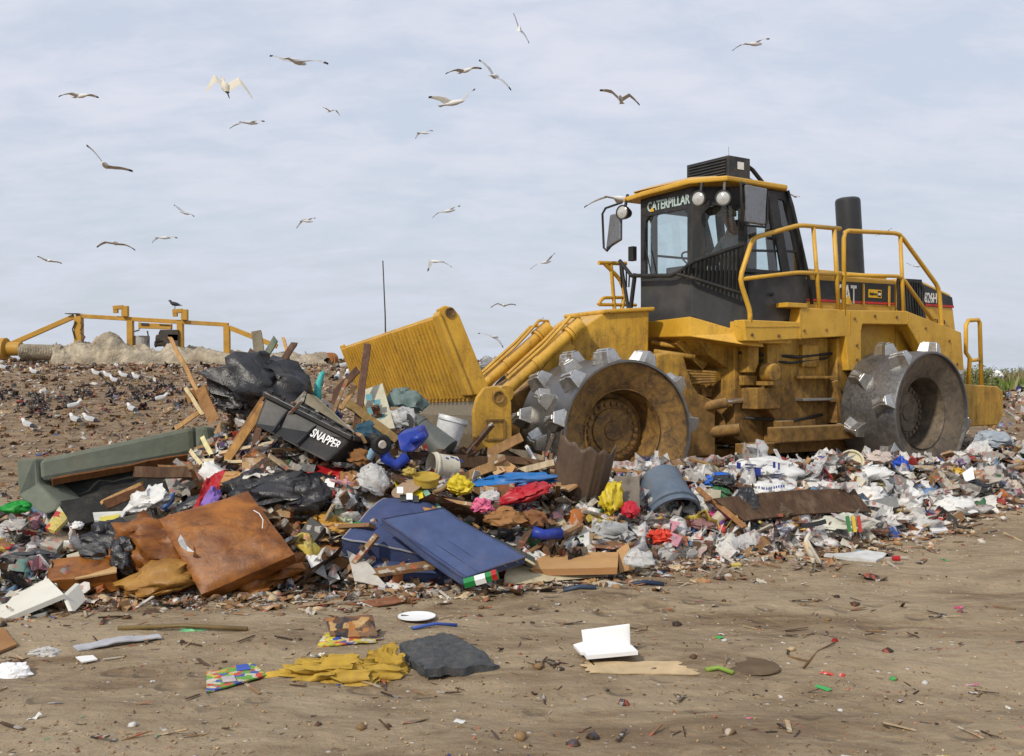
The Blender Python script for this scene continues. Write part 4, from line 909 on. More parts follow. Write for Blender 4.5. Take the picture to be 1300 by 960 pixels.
# aerial mast and a far bush top behind the blade
m = MB(); m.tube([at(490,470,31), at(489,400,31), at(486,331,31)], .025, 6, r2=.018); m.build('mast', [ENG], smooth=True, label='thin dark mast rising behind the blade into the sky', cat='mast')
# grass and weeds at the right
GRN = vcol('grass blades', .7, .1, 0)
m = MB(); gr = random.Random(5)
for i in range(5200):
    x = gr.uniform(17.2, 29); y = gr.uniform(37.5, 47); 
    if x/y < .43: continue
    if i % 12 == 0: x, y = gr.uniform(16, 30), gr.uniform(34, 40)
    z = H(x, y, False); hh = gr.uniform(.25, .75)*(1.0+.6*noise.noise((x*.5, y*.5, 3))); a = gr.uniform(0, 6.28); w2 = gr.uniform(.03, .07); l = Vector((gr.gauss(0, .22), gr.gauss(0, .22), 1))*hh
    g = gr.random(); m.curcol = (.10+.10*g, .17+.08*g, .035+.03*g) if hh < .62 else (.26, .22, .12)
    b = Vector((x, y, z)); d = Vector((math.cos(a), math.sin(a), 0))*w2
    m.add([b-d, b+d, b+l*.6+d*.6, b+l, b+l*.6-d*.7], [(0,1,2,3,4)])
o = m.build('grass', [GRN], kind='stuff'); o['label'] = 'green grass and weeds beyond the litter at the right edge'
def bush(px, py, Y, w, h, n, lb):
    b = at(px, py, Y); b.z = H(b.x, b.y, False); t0 = empty('shrub', tuple(b), lb, 'shrub'); m = MB()
    for k in range(7): a = gr.uniform(0, 6.28); m.tube([b, b+Vector((math.cos(a)*w*.2, math.sin(a)*w*.2, h*.5)), b+Vector((math.cos(a)*w*.4, math.sin(a)*w*.4, h*gr.uniform(.7,1)))], .02, 5, r2=.006)
    m.build('stem', [mat('shrub stem', (.13,.09,.05), .8)], t0); m = MB()
    for k in range(n):
        a = gr.uniform(0, 6.28); r = w*.5*math.sqrt(gr.random()); z = h*(.1+.9*gr.random()**.8)*(1-.5*(r/w*2)**2); p = b+Vector((math.cos(a)*r, math.sin(a)*r, z)); g = gr.random()
        m.curcol = (.06+.09*g, .09+.09*g, .03+.02*g); q = Vector((gr.gauss(0,1), gr.gauss(0,1), gr.gauss(0,1))).normalized()*.05; r_ = q.orthogonal().normalized()*.03; m.add([p-q, p+r_, p+q, p-r_], [(0,1,2,3)])
    m.build('foliage', [GRN], t0)
bush(1242,480,36,1.6,.95,900,'taller green shrub right behind the rear bumper of the compactor')
bush(1262,480,40,1.5,.75,700,'second shrub from the compactor, with bare gaps')
bush(1290,480,41,2.4,.85,800,'low shrub at the right edge of the picture behind the white rag')
# ------------------------------------------------------------------ refuse: helpers
def hexc(c): return tuple(((x/255)/12.92 if x/255 <= .04045 else ((x/255+.055)/1.055)**2.4) for x in c)
def alb(c, k=.80): return tuple(min(.82, x*k) for x in hexc(c))
def cm(c, rough=.5, dirt=.28, bmp=.3, scale=7, spec=.35, k=.80, tag_='', **kw):
    return mat(f'{tag_ or "refuse"} {c[0]} {c[1]} {c[2]}', alb(c, k), rough, dirt=dirt, bmp=bmp, scale=scale, spec=spec, **kw)
def P3(p, dy=0.0):
    """(x, y) of the photo on the heap surface, or (x, y, distance)"""
    if isinstance(p, Vector): return p
    if len(p) == 3: return at(p[0], p[1], p[2]+dy)
    Y = spot(p[0], p[1]).y+dy; return at(p[0], p[1], Y)
def fin(mb, name, m_, label, cat, group=None, parent=None, **k):
    if parent is not None: return mb.build(name, m_, parent, **k)
    return mb.build(name, m_, label=label, cat=cat, group=group, **k)
def blob_pts(c, ax, nu=26, nv=16, crease=.34, seed=0, fr=2.3, knot=0):
    crease *= .62
    """crumpled closed skin: ax are the three half-axis vectors"""
    P = []; o = Vector((seed*7.3, seed*3.1, seed))
    for j in range(nv+1):
        th = math.pi*j/nv
        for i in range(nu):
            ph = 2*math.pi*i/nu; d = Vector((math.sin(th)*math.cos(ph), math.sin(th)*math.sin(ph), math.cos(th)))
            n = abs(noise.noise(d*fr+o))*2; n2 = abs(noise.noise(d*fr*2.7+o*1.7))*2; n3 = abs(noise.noise(d*fr*6+o))
            r = 1.0+crease*(.25-n)+crease*.5*(.25-n2)+crease*.25*(.2-n3)+.2*noise.noise(d*1.1+o)
            if knot and d.z > .93: r += knot*(d.z-.93)*10
            r += .16*noise.noise(Vector((d.x*3.1, d.y*3.1, d.z*.8))+o*.7); zz = d.z*r*(.62 if d.z < 0 else 1)
            nv_ = noise.noise_vector(d*2.1+o)*.30+noise.noise_vector(d*5.2+o)*.14
            P.append(c+ax[0]*(d.x*r+nv_.x)+ax[1]*(d.y*r+nv_.y)+ax[2]*(zz+nv_.z*.8))
    F_ = [(j*nu+i, j*nu+(i+1)%nu, (j+1)*nu+(i+1)%nu, (j+1)*nu+i) for j in range(nv) for i in range(nu)]
    return P, F_
def bag(name, p, w, h, m_, label, cat, tilt=0, depth=.8, seed=None, crease=.34, knot=0, res=1.0, parent=None, group=None, dy=-.10, fr=2.3, smooth=True):
    c = P3(p, dy); k = c.y/F; seed = seed if seed is not None else rnd.random()*50
    a = math.radians(tilt); X = Vector((math.cos(a), 0, math.sin(a)))*w/2*k; Z = Vector((-math.sin(a), .25, math.cos(a)))*h/2*k; Yv = Vector((0, 1, 0))*depth*(w+h)/4*k
    mb = MB(); nu = int(30*res); nv = int(20*res); mb.add(*blob_pts(c, (X, Yv, Z), nu, nv, crease, seed, fr, knot))
    return fin(mb, name, m_, label, cat, group, parent, smooth=smooth, auto=75)
def board(name, a, b, w, th, m_, label, cat='board', face=(0,-1,.25), jag=0, parent=None, group=None, w2=None):
    a, b = P3(a), P3(b); k = (a.y+b.y)/2/F; d = (b-a).normalized(); f_ = Vector(face); f_ = (f_-d*f_.dot(d)).normalized(); x = d.cross(f_).normalized(); W = w*k; T = th*k; W2 = (w2 or w)*k
    mb = MB(); n = 14; rings = []
    for i in range(n+1):
        u = i/n; p = a*(1-u)+b*u; wv = (W*(1-u)+W2*u)*(1+.06*noise.noise(p*9)); p = p+f_*.012*noise.noise(p*4)+x*.01*noise.noise(p*5+Vector((3,1,0)))
        if i == 0: p = p
        rings.append([p-x*wv/2-f_*T/2, p+x*wv/2-f_*T/2, p+x*wv/2+f_*T/2, p-x*wv/2+f_*T/2])
    if jag:
        for e_ in (0, -1):
            s_ = -1 if e_ == 0 else 1
            for q in range(4): rings[e_][q] = rings[e_][q]+d*s_*rnd.uniform(0, jag)*k
    vs = [v for r in rings for v in r]; fs = [(i*4+j, i*4+(j+1)%4, (i+1)*4+(j+1)%4, (i+1)*4+j) for i in range(n) for j in range(4)]+[(3,2,1,0), tuple(n*4+q for q in range(4))]
    mb.add(vs, fs); return fin(mb, name, m_, label, cat, group, parent, bevel=.003)
def panel(name, corners, th, m_, label, cat, amp=0.0, fr=3.0, n=24, puff=0.0, parent=None, group=None, bevel=.004, back=None, seed=0, edge=0, sag=0, piping=None):
    """sheet, cushion or cloth through four corners (top left, top right, bottom right, bottom left)"""
    C = [P3(c, -.10 if not isinstance(c, Vector) and len(c) == 2 else 0) for c in corners]; nn = (C[1]-C[0]).cross(C[3]-C[0]).normalized()
    if nn.y > 0: nn = -nn
    o = Vector((seed*3.3, seed, 0))
    def q(u, v): return (C[0]*(1-u)+C[1]*u)*(1-v)+(C[3]*(1-u)+C[2]*u)*v
    def f1(u, v):
        p = q(u, v); pf = (16*u*(1-u)*v*(1-v))**.35; w = noise.fractal(p*fr+o, .9, 2, 4)+.5*abs(noise.noise(p*fr*2+o))
        e_ = edge*noise.noise(Vector((u*5, v*5, seed+2)))
        return p+nn*(th/2+puff*pf+amp*w+sag*math.sin(math.pi*u))+(C[1]-C[0])*e_*.05*(2*u-1)+(C[3]-C[0])*e_*.05*(2*v-1)
    def f0(u, v):
        p = f1(u, v); pf = (16*u*(1-u)*v*(1-v))**.35; return p-nn*(th+1.4*puff*pf)
    mb = MB(); w = n+1
    A = [f1(i/n, j/n) for i in range(w) for j in range(w)]; B = [f0(i/n, j/n) for i in range(w) for j in range(w)]
    mb.add(A, [(i*w+j, (i+1)*w+j, (i+1)*w+j+1, i*w+j+1) for i in range(n) for j in range(n)])
    mb.add(B, [(i*w+j, i*w+j+1, (i+1)*w+j+1, (i+1)*w+j) for i in range(n) for j in range(n)], 1 if back else 0)
    ring = [i*w for i in range(w)]+[n*w+j for j in range(1, w)]+[i*w+n for i in range(n-1, -1, -1)]+[j for j in range(n-1, 0, -1)]; L_ = len(ring)
    mb.add([A[i] for i in ring]+[B[i] for i in ring], [(i, L_+i, L_+(i+1) % L_, (i+1) % L_) for i in range(L_)])
    ob = fin(mb, name, [m_]+([back] if back else []), label, cat, group, parent, smooth=True, auto=50)
    if piping:
        for nm, S_ in (('piping', A), ('piping', B)):
            loop = [S_[i] for i in ring]+[S_[ring[0]]]; t_ = MB(); t_.tube(loop, .009, 6, cap=False); t_.build(nm, [piping], parent or ob, smooth=True)
    return ob
def poly(name, pts, depth, m_, label, cat, parent=None, group=None, bevel=.006, **k):
    A = [P3(p, -.08 if not isinstance(p, Vector) and len(p) == 2 else 0) for p in pts]; dv = Vector(depth); mb = MB(); mb.prism([p+dv for p in A], A); return fin(mb, name, m_, label, cat, group, parent, bevel=bevel, **k)
def turned(name, p, axis, prof, m_, label, cat, n=28, parent=None, group=None, dy=-.05, auto=35, jit=None, extra=None):
    """prof in picture units: (along the axis, radius)"""
    c = P3(p, dy); k = c.y/F; mb = MB(); mb.lathe(c, axis, [(a*k, r*k) for a, r in prof], n, jit=jit)
    if extra: extra(mb, c, k)
    return fin(mb, name, m_, label, cat, group, parent, smooth=True, auto=auto)
WOOD = lambda c, s='w': mat(f'wood {c[0]} {c[1]} {c[2]}', alb(c), .8, dirt=.35, var=.35, scale=3, bmp=.4, stretch=(6, 6, 1.2))
BAGK = mat('black bin liner', (.018,.018,.02), .32, dirt=.12, var=.3, scale=6, bmp=.7, spec=.6, dist=.02)
BAGG = mat('dusty black bin liner', (.05,.05,.053), .42, dirt=.25, var=.3, scale=6, bmp=.7, spec=.5, dist=.02)
BAGW = mat('white plastic film', (.66,.66,.64), .45, dirt=.14, var=.1, scale=6, bmp=.6, dist=.02)
CLR = film('clear plastic film', (.70,.70,.68), .5)
PAPW = mat('white paper', (.72,.72,.70), .8, dirt=.12, var=.06, bmp=.15)
CARD = mat('corrugated cardboard', alb((196,152,100)), .85, dirt=.25, var=.15, scale=3, bmp=.25)
CARD2 = mat('brown cardboard', alb((160,115,70)), .85, dirt=.35, var=.2, scale=3, bmp=.3)
SOFA = mat('grey green upholstery', alb((122,128,114)), .9, dirt=.15, var=.12, scale=9, bmp=.35, spec=.1)
DARKF = mat('near black lining shade', (.02,.02,.018), .9, dirt=.25)  # near black stands in for the shade inside the tipped sofa
def leather_mat(name, lo, hi):
    m, t, b, o = nt(name); p = coords(t, True)
    base = mix(t, maprange(t, noise_(t, scaled(t, p, (2.2, 2, 5)), 1.8, 7, .65, .5), .35, .65), lo, hi)
    base = mix(t, maprange(t, noise_(t, p, 14, 6, .7), .55, .72, 0, .6), base, (.06, .025, .012)); t.links.new(base, b.inputs['Base Color'])
    b.inputs['Roughness'].default_value = .45; b.inputs['Specular IOR Level'].default_value = .32; bump(t, b, noise_(t, p, 7, 7, .6, .8), .5, .02); return m
LEA = leather_mat('worn brown leather', (.12,.038,.008), (.31,.115,.020)); LEA2 = leather_mat('yellowed brown leather', (.22,.10,.02), (.36,.19,.04))

# ------------------------------------------------------------------ refuse: the large pieces
# grey green sofa, tipped over
so_ = empty('sofa', tuple(at(150,655,9.4)), 'tipped grey green upholstered sofa with near black painted shade underneath, left part of the heap', 'sofa')
BX = (.10,.42,-.06)
poly('backrest', [(47,582,9.1),(245,540,9.95),(247,577,9.9),(49,613,9.05)], BX, SOFA, 0, 0, so_, bevel=.05)
poly('armrest', [(20,583,9.02),(45.5,582,9.08),(47.5,614,9.04),(76,640,8.95),(72,647,8.9),(60,653,8.85),(46,649,8.85),(30,637,8.9),(23,630,8.95)], (.1,.38,-.03), SOFA, 0, 0, so_, bevel=.05)
poly('armrest', [(246,540,9.95),(263,541,10.0),(268,586,9.9),(250,590,9.85),(248.5,577,9.9)], BX, SOFA, 0, 0, so_, bevel=.04)
panel('lining', [(48,600,9.35),(262,565,10.0),(262,625,9.7),(60,655,9.1)], .02, DARKF, 0, 0, amp=.05, parent=so_)
board('frame_rail', (66,612,9.12), (250,578,9.88), 9, 4, WOOD((120,75,35)), 0, parent=so_, face=(0,-1,-.4))
panel('seat_underside', [(72,640,9.0),(200,612,9.45),(190,650,9.1),(80,672,8.75)], .03, DARKF, 0, 0, amp=.03, parent=so_)  # dark panel paints the shaded hollow under the sofa
# brown leather armchair
ac_ = empty('armchair', tuple(spot(280,762)), 'collapsed brown leather armchair with a torn square cushion, at the front of the heap', 'armchair')
panel('seat_cushion', [(204,664,7.95),(316,629,8.15),(375,709,7.72),(258,760,7.55)], .13, LEA, 0, 0, amp=.014, fr=3.2, puff=.045, parent=ac_)
bag('backrest', (203,700,8.0), 120, 92, LEA, 0, 0, tilt=-12, parent=ac_, crease=.36, fr=1.6, dy=0, seed=4)
bag('armrest', (208,740,7.68), 112, 48, LEA2, 0, 0, tilt=12, parent=ac_, crease=.14, fr=1.8, dy=0, seed=6)
bag('footrest', (318,738,7.95), 150, 64, LEA, 0, 0, tilt=14, parent=ac_, crease=.20, fr=1.8, dy=0, seed=9)
m = MB(); c0 = at(237,691,7.60); m.add([at(x, y, 7.63-.01*i % 2) for i, (x, y) in enumerate([(229,679),(233,684),(237,693),(247,701),(238,700),(230,695),(226,686)])], [tuple(range(7))]); m.build('tear', [mat('white stuffing', (.62,.62,.60), .9, dirt=.1)], ac_)
m = MB(); m.tube([at(322,648,7.86), at(329,652,7.83), at(334,660,7.79), at(333,671,7.75)], .004, 5); m.build('loose_thread', [PAPW], ac_)
# brown cushion, white boards, crate on the left
cu = empty('seat_cushion', tuple(spot(105,762)), 'thick brown leather cushion with a beige patch beside the white board', 'cushion')
panel('cover', [(66,724,8.0),(150,716,8.0),(150,742,7.72),(62,752,7.62)], .17, LEA, 0, 0, amp=.008, puff=.03, parent=cu)
panel('patch', [(104,718,7.86),(149,715,7.86),(148,727,7.66),(95,736,7.62)], .012, mat('beige foam', alb((196,160,110)), .9, dirt=.2), 0, 0, amp=.004, parent=cu)
PAINTW = mat('off white board', (.66,.64,.55), .5, dirt=.14, var=.05, scale=3, bmp=.1)
cb = empty('cabinet', tuple(spot(45,786)), 'broken off white cabinet end with one leg panel, at the lower left edge', 'cabinet')
panel('top_panel', [(-40,776,7.35),(62,737,7.6),(82,757,7.15),(8,788,6.9)], .035, PAINTW, 0, 0, parent=cb)
poly('leg_panel', [(78,756,7.2),(84,757,7.2),(93,779,7.05),(88,780,7.05)], (-.05,.34,.02), PAINTW, 0, 0, cb)
panel('shelf', [(20,780,7.3),(66,771,7.3),(58,781,7.0),(14,790,6.95)], .02, mat('grey board', alb((150,150,142)), .6, dirt=.2), 0, 0, parent=cb)
cr = empty('crate', tuple(spot(45,752)), 'grey plastic crate with a white sticker above the white board', 'crate')
GRP = cm((148,152,152), .5)
poly('wall', [(-15,733,7.85),(56,729,7.95),(56,752,7.85),(-15,757,7.7)], (.03,.30,.0), GRP, 0, 0, cr, bevel=.01)
poly('rim', [(-15,727,7.8),(84,718,8.1),(86,723,8.05),(-15,734,7.76)], (.03,.33,0), GRP, 0, 0, cr)
for x in (60,66,72,78): board('rib', (x,724,8.02), (x,742,7.95), 2.5, 6, GRP, 0, parent=cr)
poly('sticker', [(11,738,7.68),(16,737,7.69),(17,748,7.66),(12,749,7.65)], (0,.02,0), PAPW, 0, 0, cr, bevel=0)
# black truck box with lettering
TB = mat('black moulded plastic', (.020,.020,.021), .45, dirt=.14, var=.2, scale=5, bmp=.12, spec=.45)
tb = empty('grass_catcher', tuple(at(375,590,9.4)), 'large black plastic bin lying tilted on the heap with white lettering', 'plastic bin')
a0, a1 = at(337,500,9.25), at(448,556,9.0); b0, b1 = at(322,540,9.1), at(415,587,8.75); dpt = Vector((.10,.46,-.07))
m = MB(); m.prism([b0+dpt*.8, b1+dpt*.8, a1+dpt, a0+dpt], [b0, b1, a1, a0]); m.build('body', [TB], tb, bevel=.03)
m = MB(); e0 = Vector((0,-.03,0)); 
for (p, q, w_) in ((a0, a1, .055), (a0+dpt, a1+dpt, .05), (a0, a0+dpt, .05), (a1, a1+dpt, .05)): m.bar(p+e0, q+e0, w_, .05)
m.build('rim', [TB], tb, bevel=.01)
m = MB()
for u in (.06,.2,.34,.48,.62,.76,.9):
    p = a0*(1-u)+a1*u; q = a0*(1-u-.04)+a1*(u+.04); m.bar(p+Vector((0,-.05,.045)), q+Vector((0,-.05,.045)), .03, .03)
m.build('rim_ribs', [TB], tb)
m = MB(); 
for u in (.27, .60): m.bar((a0*(1-u)+a1*u)+Vector((0,-.02,-.05)), (b0*(1-u)+b1*u)+Vector((0,-.012,.03)), .022, .02)
m.build('panel_seam', [TB], tb)
text('brand_lettering', 'SNAPPER', .115, (b0*(1-.64)+b1*.64)*.52+(a0*(1-.64)+a1*.64)*.48+Vector((.0,-.012,0)), a1-a0, a0-b0, WHT, tb, bold=.002, width=.30)
# garbage bags and soft things on the crest
def BK_(p, w, h, lb, m_=BAGK, **k): return bag('garbage_bag', p, w, h, m_, lb, 'garbage bag', **k)
BK_((326,496,9.8), 112, 96, 'big black garbage bag on top of the heap behind the black bin', tilt=-18, seed=3)
BK_((303,514,9.7), 60, 40, 'slack black garbage bag under the left side of the topmost bag', seed=8)
BK_((370,520,9.9), 60, 36, 'small black garbage bag between the topmost bag and the brown block', seed=12)
BK_((352,628,8.75), 150, 58, 'wide black garbage bag in the middle of the heap above the armchair', tilt=4, seed=15)
BK_((392,636,8.55), 60, 52, 'square sided black garbage bag below the red carton', seed=18)
BK_((305,652,8.6), 95, 34, 'flat grey black garbage bag tucked behind the armchair cushion', m_=BAGG, tilt=18, seed=21)
BK_((240,648,8.7), 70, 26, 'narrow black garbage bag beside the purple cloth', tilt=30, seed=24)
BK_((138,684,8.3), 72, 38, 'black garbage bag with a tied top on the left of the heap', tilt=-6, seed=27, knot=.6)
BK_((160,712,7.95), 40, 60, 'torn black bag hanging between the brown cushion and armchair', tilt=20, seed=30)
BK_((128,702,8.05), 50, 26, 'dusty black bag lying above the brown cushion', m_=BAGG, seed=33)
BK_((38,712,8.1), 78, 26, 'dusty black bag behind the grey crate', m_=BAGG, seed=36)
BK_((949,640,9.85), 36, 40, 'small upright black bag beside the long curved dark board', seed=39)
BK_((823,627,10.1), 30, 36, 'torn black bag stuck behind the grey plastic tub', seed=42)
BK_((905,602,10.9), 40, 18, 'flattened black bag beneath the belly of the compactor', seed=45)
BK_((1235,620,11.4), 44, 22, 'black bag with a white sheet over it before the rear drum', seed=48)
BK_((1195,630,11.2), 40, 16, 'low dark bag in the pale litter left of the rear drum foot', seed=50)
def WB(p, w, h, lb, m_=BAGW, cat='plastic bag', **k): return bag('plastic_bag', p, w, h, m_, lb, cat, **k)
WB((270,608,9.0), 42, 42, 'round whitish plastic bag with red stains beside the red cloth', seed=2)
WB((188,637,8.8), 56, 34, 'crumpled white plastic bag inside the mouth of the sofa', tilt=20, seed=5)
WB((346,616,8.85), 21, 22, 'small puffy white bag on top of the wide black bag', seed=7, crease=.2)
WB((10,745,7.6), 10, 10, 'tiny white bag by the crate', seed=11) if 0 else None
panel('cloth', [(266,619,8.5),(283,624,8.55),(266,655,8.3),(248,652,8.3)], .01, cm((140,110,190), .7), 'violet cloth draped down beside the red cloth', 'cloth', amp=.07, fr=6, edge=1.5, seed=13)
panel('cloth', [(262,607,8.62),(286,598,8.7),(268,650,8.4),(243,655,8.4)], .01, cm((185,35,45), .6), 'bright red cloth behind the violet one', 'cloth', amp=.08, fr=5, edge=1.5, seed=14)
bag('cloth', (318,594,9.2), 44, 34, cm((190,120,110), .85), 'pink knitted cloth under the black bin', 'cloth', seed=16, fr=4)
bag('cloth', (376,592,9.2), 30, 26, cm((170,110,105), .85), 'second pink cloth, right below the middle of the black bin', 'cloth', seed=17, fr=4)
panel('paper_sheet', [(318,588,9.1),(345,585,9.15),(377,602,8.95),(345,610,8.9)], .02, cm((190,45,45), .55), 'red striped packaging sheet under the black bin', 'packaging', amp=.02)
m_red = cm((185,30,40), .45)
rb = poly('carton', [(389,599,8.85),(431,603,8.8),(429,622,8.72),(391,625,8.72)], (.02,.22,.06), m_red, 'red carton with a white label right of the wide black bag', 'carton')
poly('label', [(393,603,8.83),(427,606,8.79),(424,619,8.70),(392,613,8.75)], (0,-.012,0), PAPW, 0, 0, rb, bevel=0)
bag('cardboard_scrap', (310,612,8.95), 70, 26, CARD, 'tan crumpled cardboard roll between the red cloth and the black bag', 'cardboard', seed=19, crease=.15)
bag('paper_bag', (443,617,8.9), 34, 36, CARD2, 'crumpled brown paper bag right of the red carton', 'paper bag', seed=22, tilt=30)
bag('plastic_bag', (472,612,8.85), 40, 42, CLR, 'clear plastic bag hanging open right of the brown paper bag', 'plastic bag', seed=23, tilt=-30)
bag('plastic_bag', (438,637,8.6), 30, 26, CLR, 'clear bag slumped below the brown paper bag', 'plastic bag', seed=25)
# timber on top of the heap
W1, W2, W3, W4 = WOOD((205,160,105)), WOOD((98,70,54)), WOOD((150,108,62)), WOOD((128,118,98))
TIM = [((217,430,9.6),(254,503,9.5),5,4,W1,'thin tan stick leaning at the left end of the crest'),
 ((254,494,9.5),(270,532,9.3),15,3,W3,'broad splintered plank below the thin tan stick',),
 ((240,505,9.5),(262,497,9.6),16,4,CARD2,'torn brown flap at the foot of the thin tan stick'),
 ((224,543,9.4),(262,518,9.6),6,3,W1,'pale lath resting on the right end of the sofa'),
 ((236,494,9.5),(256,524,9.4),5,2,WOOD((215,195,150)),'white splintered lath at the left of the topmost bag'),
 ((326,424,10.2),(330,452,10.1),13,4,W4,'grey weathered plank end sticking highest out of the heap'),
 ((333,458,10.1),(349,432,10.2),8,4,WOOD((120,128,108)),'greenish grey plank beside the weathered highest one'),
 ((318,449,10.0),(352,474,9.9),11,4,W2,'dark brown board lying across the topmost bag'),
 ((347,474,9.95),(373,438,10.2),8,4,W2,'dark brown board rising in a V with the one across the bag'),
 ((359,430,10.3),(374,484,10.0),4,3,W1,'thin tan batten standing right of the brown V boards'),
 ((366,502,9.8),(382,481,9.9),18,9,WOOD((112,66,40)),'short reddish brown block behind the black bin'),
 ((283,585,9.1),(334,505,9.45),5,3,W3,'thin plank edge leaning left of the black bin'),
 ((284,588,9.0),(336,515,9.3),11,4,WOOD((178,132,74)),'wide yellow plank leaning left of the black bin'),
 ((260,585,8.95),(337,586,9.0),4,3,WOOD((222,205,165)),'long white stripped stick in front of the sofa end'),
 ((322,575,9.05),(328,545,9.2),9,3,W2,'brown stub between the yellow plank and the black bin'),
 ((258,556,9.4),(275,590,9.1),6,2,WOOD((225,215,160)),'yellow white splinter by the right arm of the sofa'),
 ((242,573,9.3),(258,592,9.1),5,2,WOOD((220,205,160)),'pale splinter inside the sofa opening'),
 ((172,600,9.05),(268,600,9.1),14,10,WOOD((88,62,44)),'long dark rail lying inside the sofa mouth'),
 ((204,592,9.15),(300,594,9.15),3,3,W3,'thin lath on top of the long dark rail'),
 ((132,637,8.85),(180,614,9.1),5,4,W1,'tan lath edge of the broken drawer in the sofa mouth'),
 ((138,640,8.8),(182,622,9.0),12,4,WOOD((105,66,38)),'brown drawer side under the tan lath'),
 ((424,519,10.0),(428,496,10.1),10,4,W2,'short brown board left of the long upright one'),
 ((428,497,10.05),(453,471,10.15),9,4,W2,'brown board crossing up to the right'),
 ((452,552,9.6),(466,438,10.1),9,4,W2,'long upright brown board in front of the trash rack'),
 ((434,518,10.0),(449,492,10.2),6,3,WOOD((190,150,100)),'short tan slat behind the brown boards'),
 ((443,513,9.7),(505,560,9.2),10,9,WOOD((130,105,60)),'thick brown fence post lying in front of the trash rack'),
 ((478,577,9.2),(618,588,9.7),16,3,WOOD((82,60,42)),'long dark board right of the blue toy'),
 ((588,608,9.3),(625,592,9.5),12,6,WOOD((175,135,85)),'tan timber offcut beside the white tub'),
 ((616,578,9.9),(659,557,10.1),12,6,WOOD((165,125,80)),'tan beam end below the blade end plate'),
 ((604,578,9.9),(707,591,9.9),9,3,WOOD((95,68,45)),'long brown board before the front drum'),
 ((660,598,9.7),(700,588,9.8),8,3,WOOD((215,195,160)),'pale slat in front of the drum beside the cardboard scraps'),
 ((886,621,9.9),(944,668,9.3),7,3,WOOD((150,105,60)),'brown lath leaning over the toys'),
 ((752,592,10.0),(868,608,10.2),4,3,WOOD((170,125,75)),'long thin lath in front of the wheel hub'),
 ((1085,662,10.1),(1258,655,11.3),5,3,WOOD((180,130,80)),'long tan board lying at the front edge of the right litter'),
 ((930,672,9.8),(1010,662,10.0),6,2,WOOD((170,140,95)),'pale plank under the rocks'),
 ((980,700,9.6),(1110,684,10.0),6,2,WOOD((175,150,110)),'splintered lath just behind the egret'),
 ((1245,656,11.6),(1345,648,12.3),6,3,WOOD((60,62,66)),'dark blue grey board at the right edge'),
 ((1226,692,9.9),(1345,686,10.2),8,2,WOOD((185,150,110)),'flat tan board on the dirt at the right edge'),
 ((1195,583,12.2),(1232,594,12.0),9,3,WOOD((95,65,42)),'dark board end behind the rear drum'),
 ((430,633,8.7),(444,650,8.5),5,3,WOOD((165,95,50)),'orange brown splinter by the clear bag'),
]
for a_, b_, w_, t_, mm, lb in TIM: board('timber' if 'post' in lb or 'beam' in lb or 'block' in lb else ('stick' if 'stick' in lb or 'lath' in lb or 'batten' in lb or 'splinter ' in lb else 'board'), a_, b_, w_, t_, mm, lb, 'board' if 'board' in lb or 'plank' in lb else 'wood piece', jag=5)
# ------------------------------------------------------------------ refuse: right of the bin
turned('drain_pipe', (405,510,9.95), (0,0,1), [(0,0)], BLK, '', '') if 0 else None
m = MB(); m.tube([at(404,512,10.0), at(403,500,10.0), at(404,488,10.05), at(408,477,10.1), at(411,472,10.1)], [.036,.04,.036,.028,.02], 12); m.build('pool_float', [cm((70,190,185), .4)], smooth=True, label='turquoise curved inflatable arm standing up behind the heap', cat='pool toy')
panel('board', [(391,500,9.6),(400,503,9.5),(449,548,9.25),(388,512,9.6)], .02, cm((160,152,132), .7), 'thin grey beige board showing above the rim of the black bin', 'board')
lw_ = empty('lattice_panel', tuple(at(480,545,9.9)), 'cream panel with teal squares leaning before the trash rack', 'panel')
panel('sheet', [(458,498,10.1),(486,488,10.1),(502,545,9.6),(474,548,9.6)], .03, cm((200,195,170), .6), 0, 0, parent=lw_)
for (x, y) in ((468,505),(478,512),(470,522),(484,530),(476,538)): poly('teal_square', [(x-4,y-4,9.74),(x+4,y-5,9.74),(x+5,y+3,9.7),(x-3,y+4,9.7)], (0,.02,0), cm((90,150,160), .5), 0, 0, lw_, bevel=0)
bag('garbage_bag', (512,516,10.3), 54, 46, cm((108,128,124), .5), 'grey teal sack leaning on the trash rack', 'sack', seed=51)
bag('plastic_bag', (508,536,9.9), 44, 34, CLR, 'milky plastic film in front of the grey teal sack', 'plastic bag', seed=52)
gc = turned('garbage_can', (523,537,9.9), (.75,-.25,-.62), [(0,0),(0,15),(6,16),(6,17),(12,17),(12,16),(60,20),(60,0)], cm((98,102,98), .5), 'dark grey plastic barrel lying behind the blue toy', 'barrel', dy=0)
turned('wheel', (520,540,9.8), (-.6,-.75,.2), [(0,0),(2,8),(8,14),(9,14),(10,11),(10,0)], RUB, 0, 0, parent=gc, dy=0)
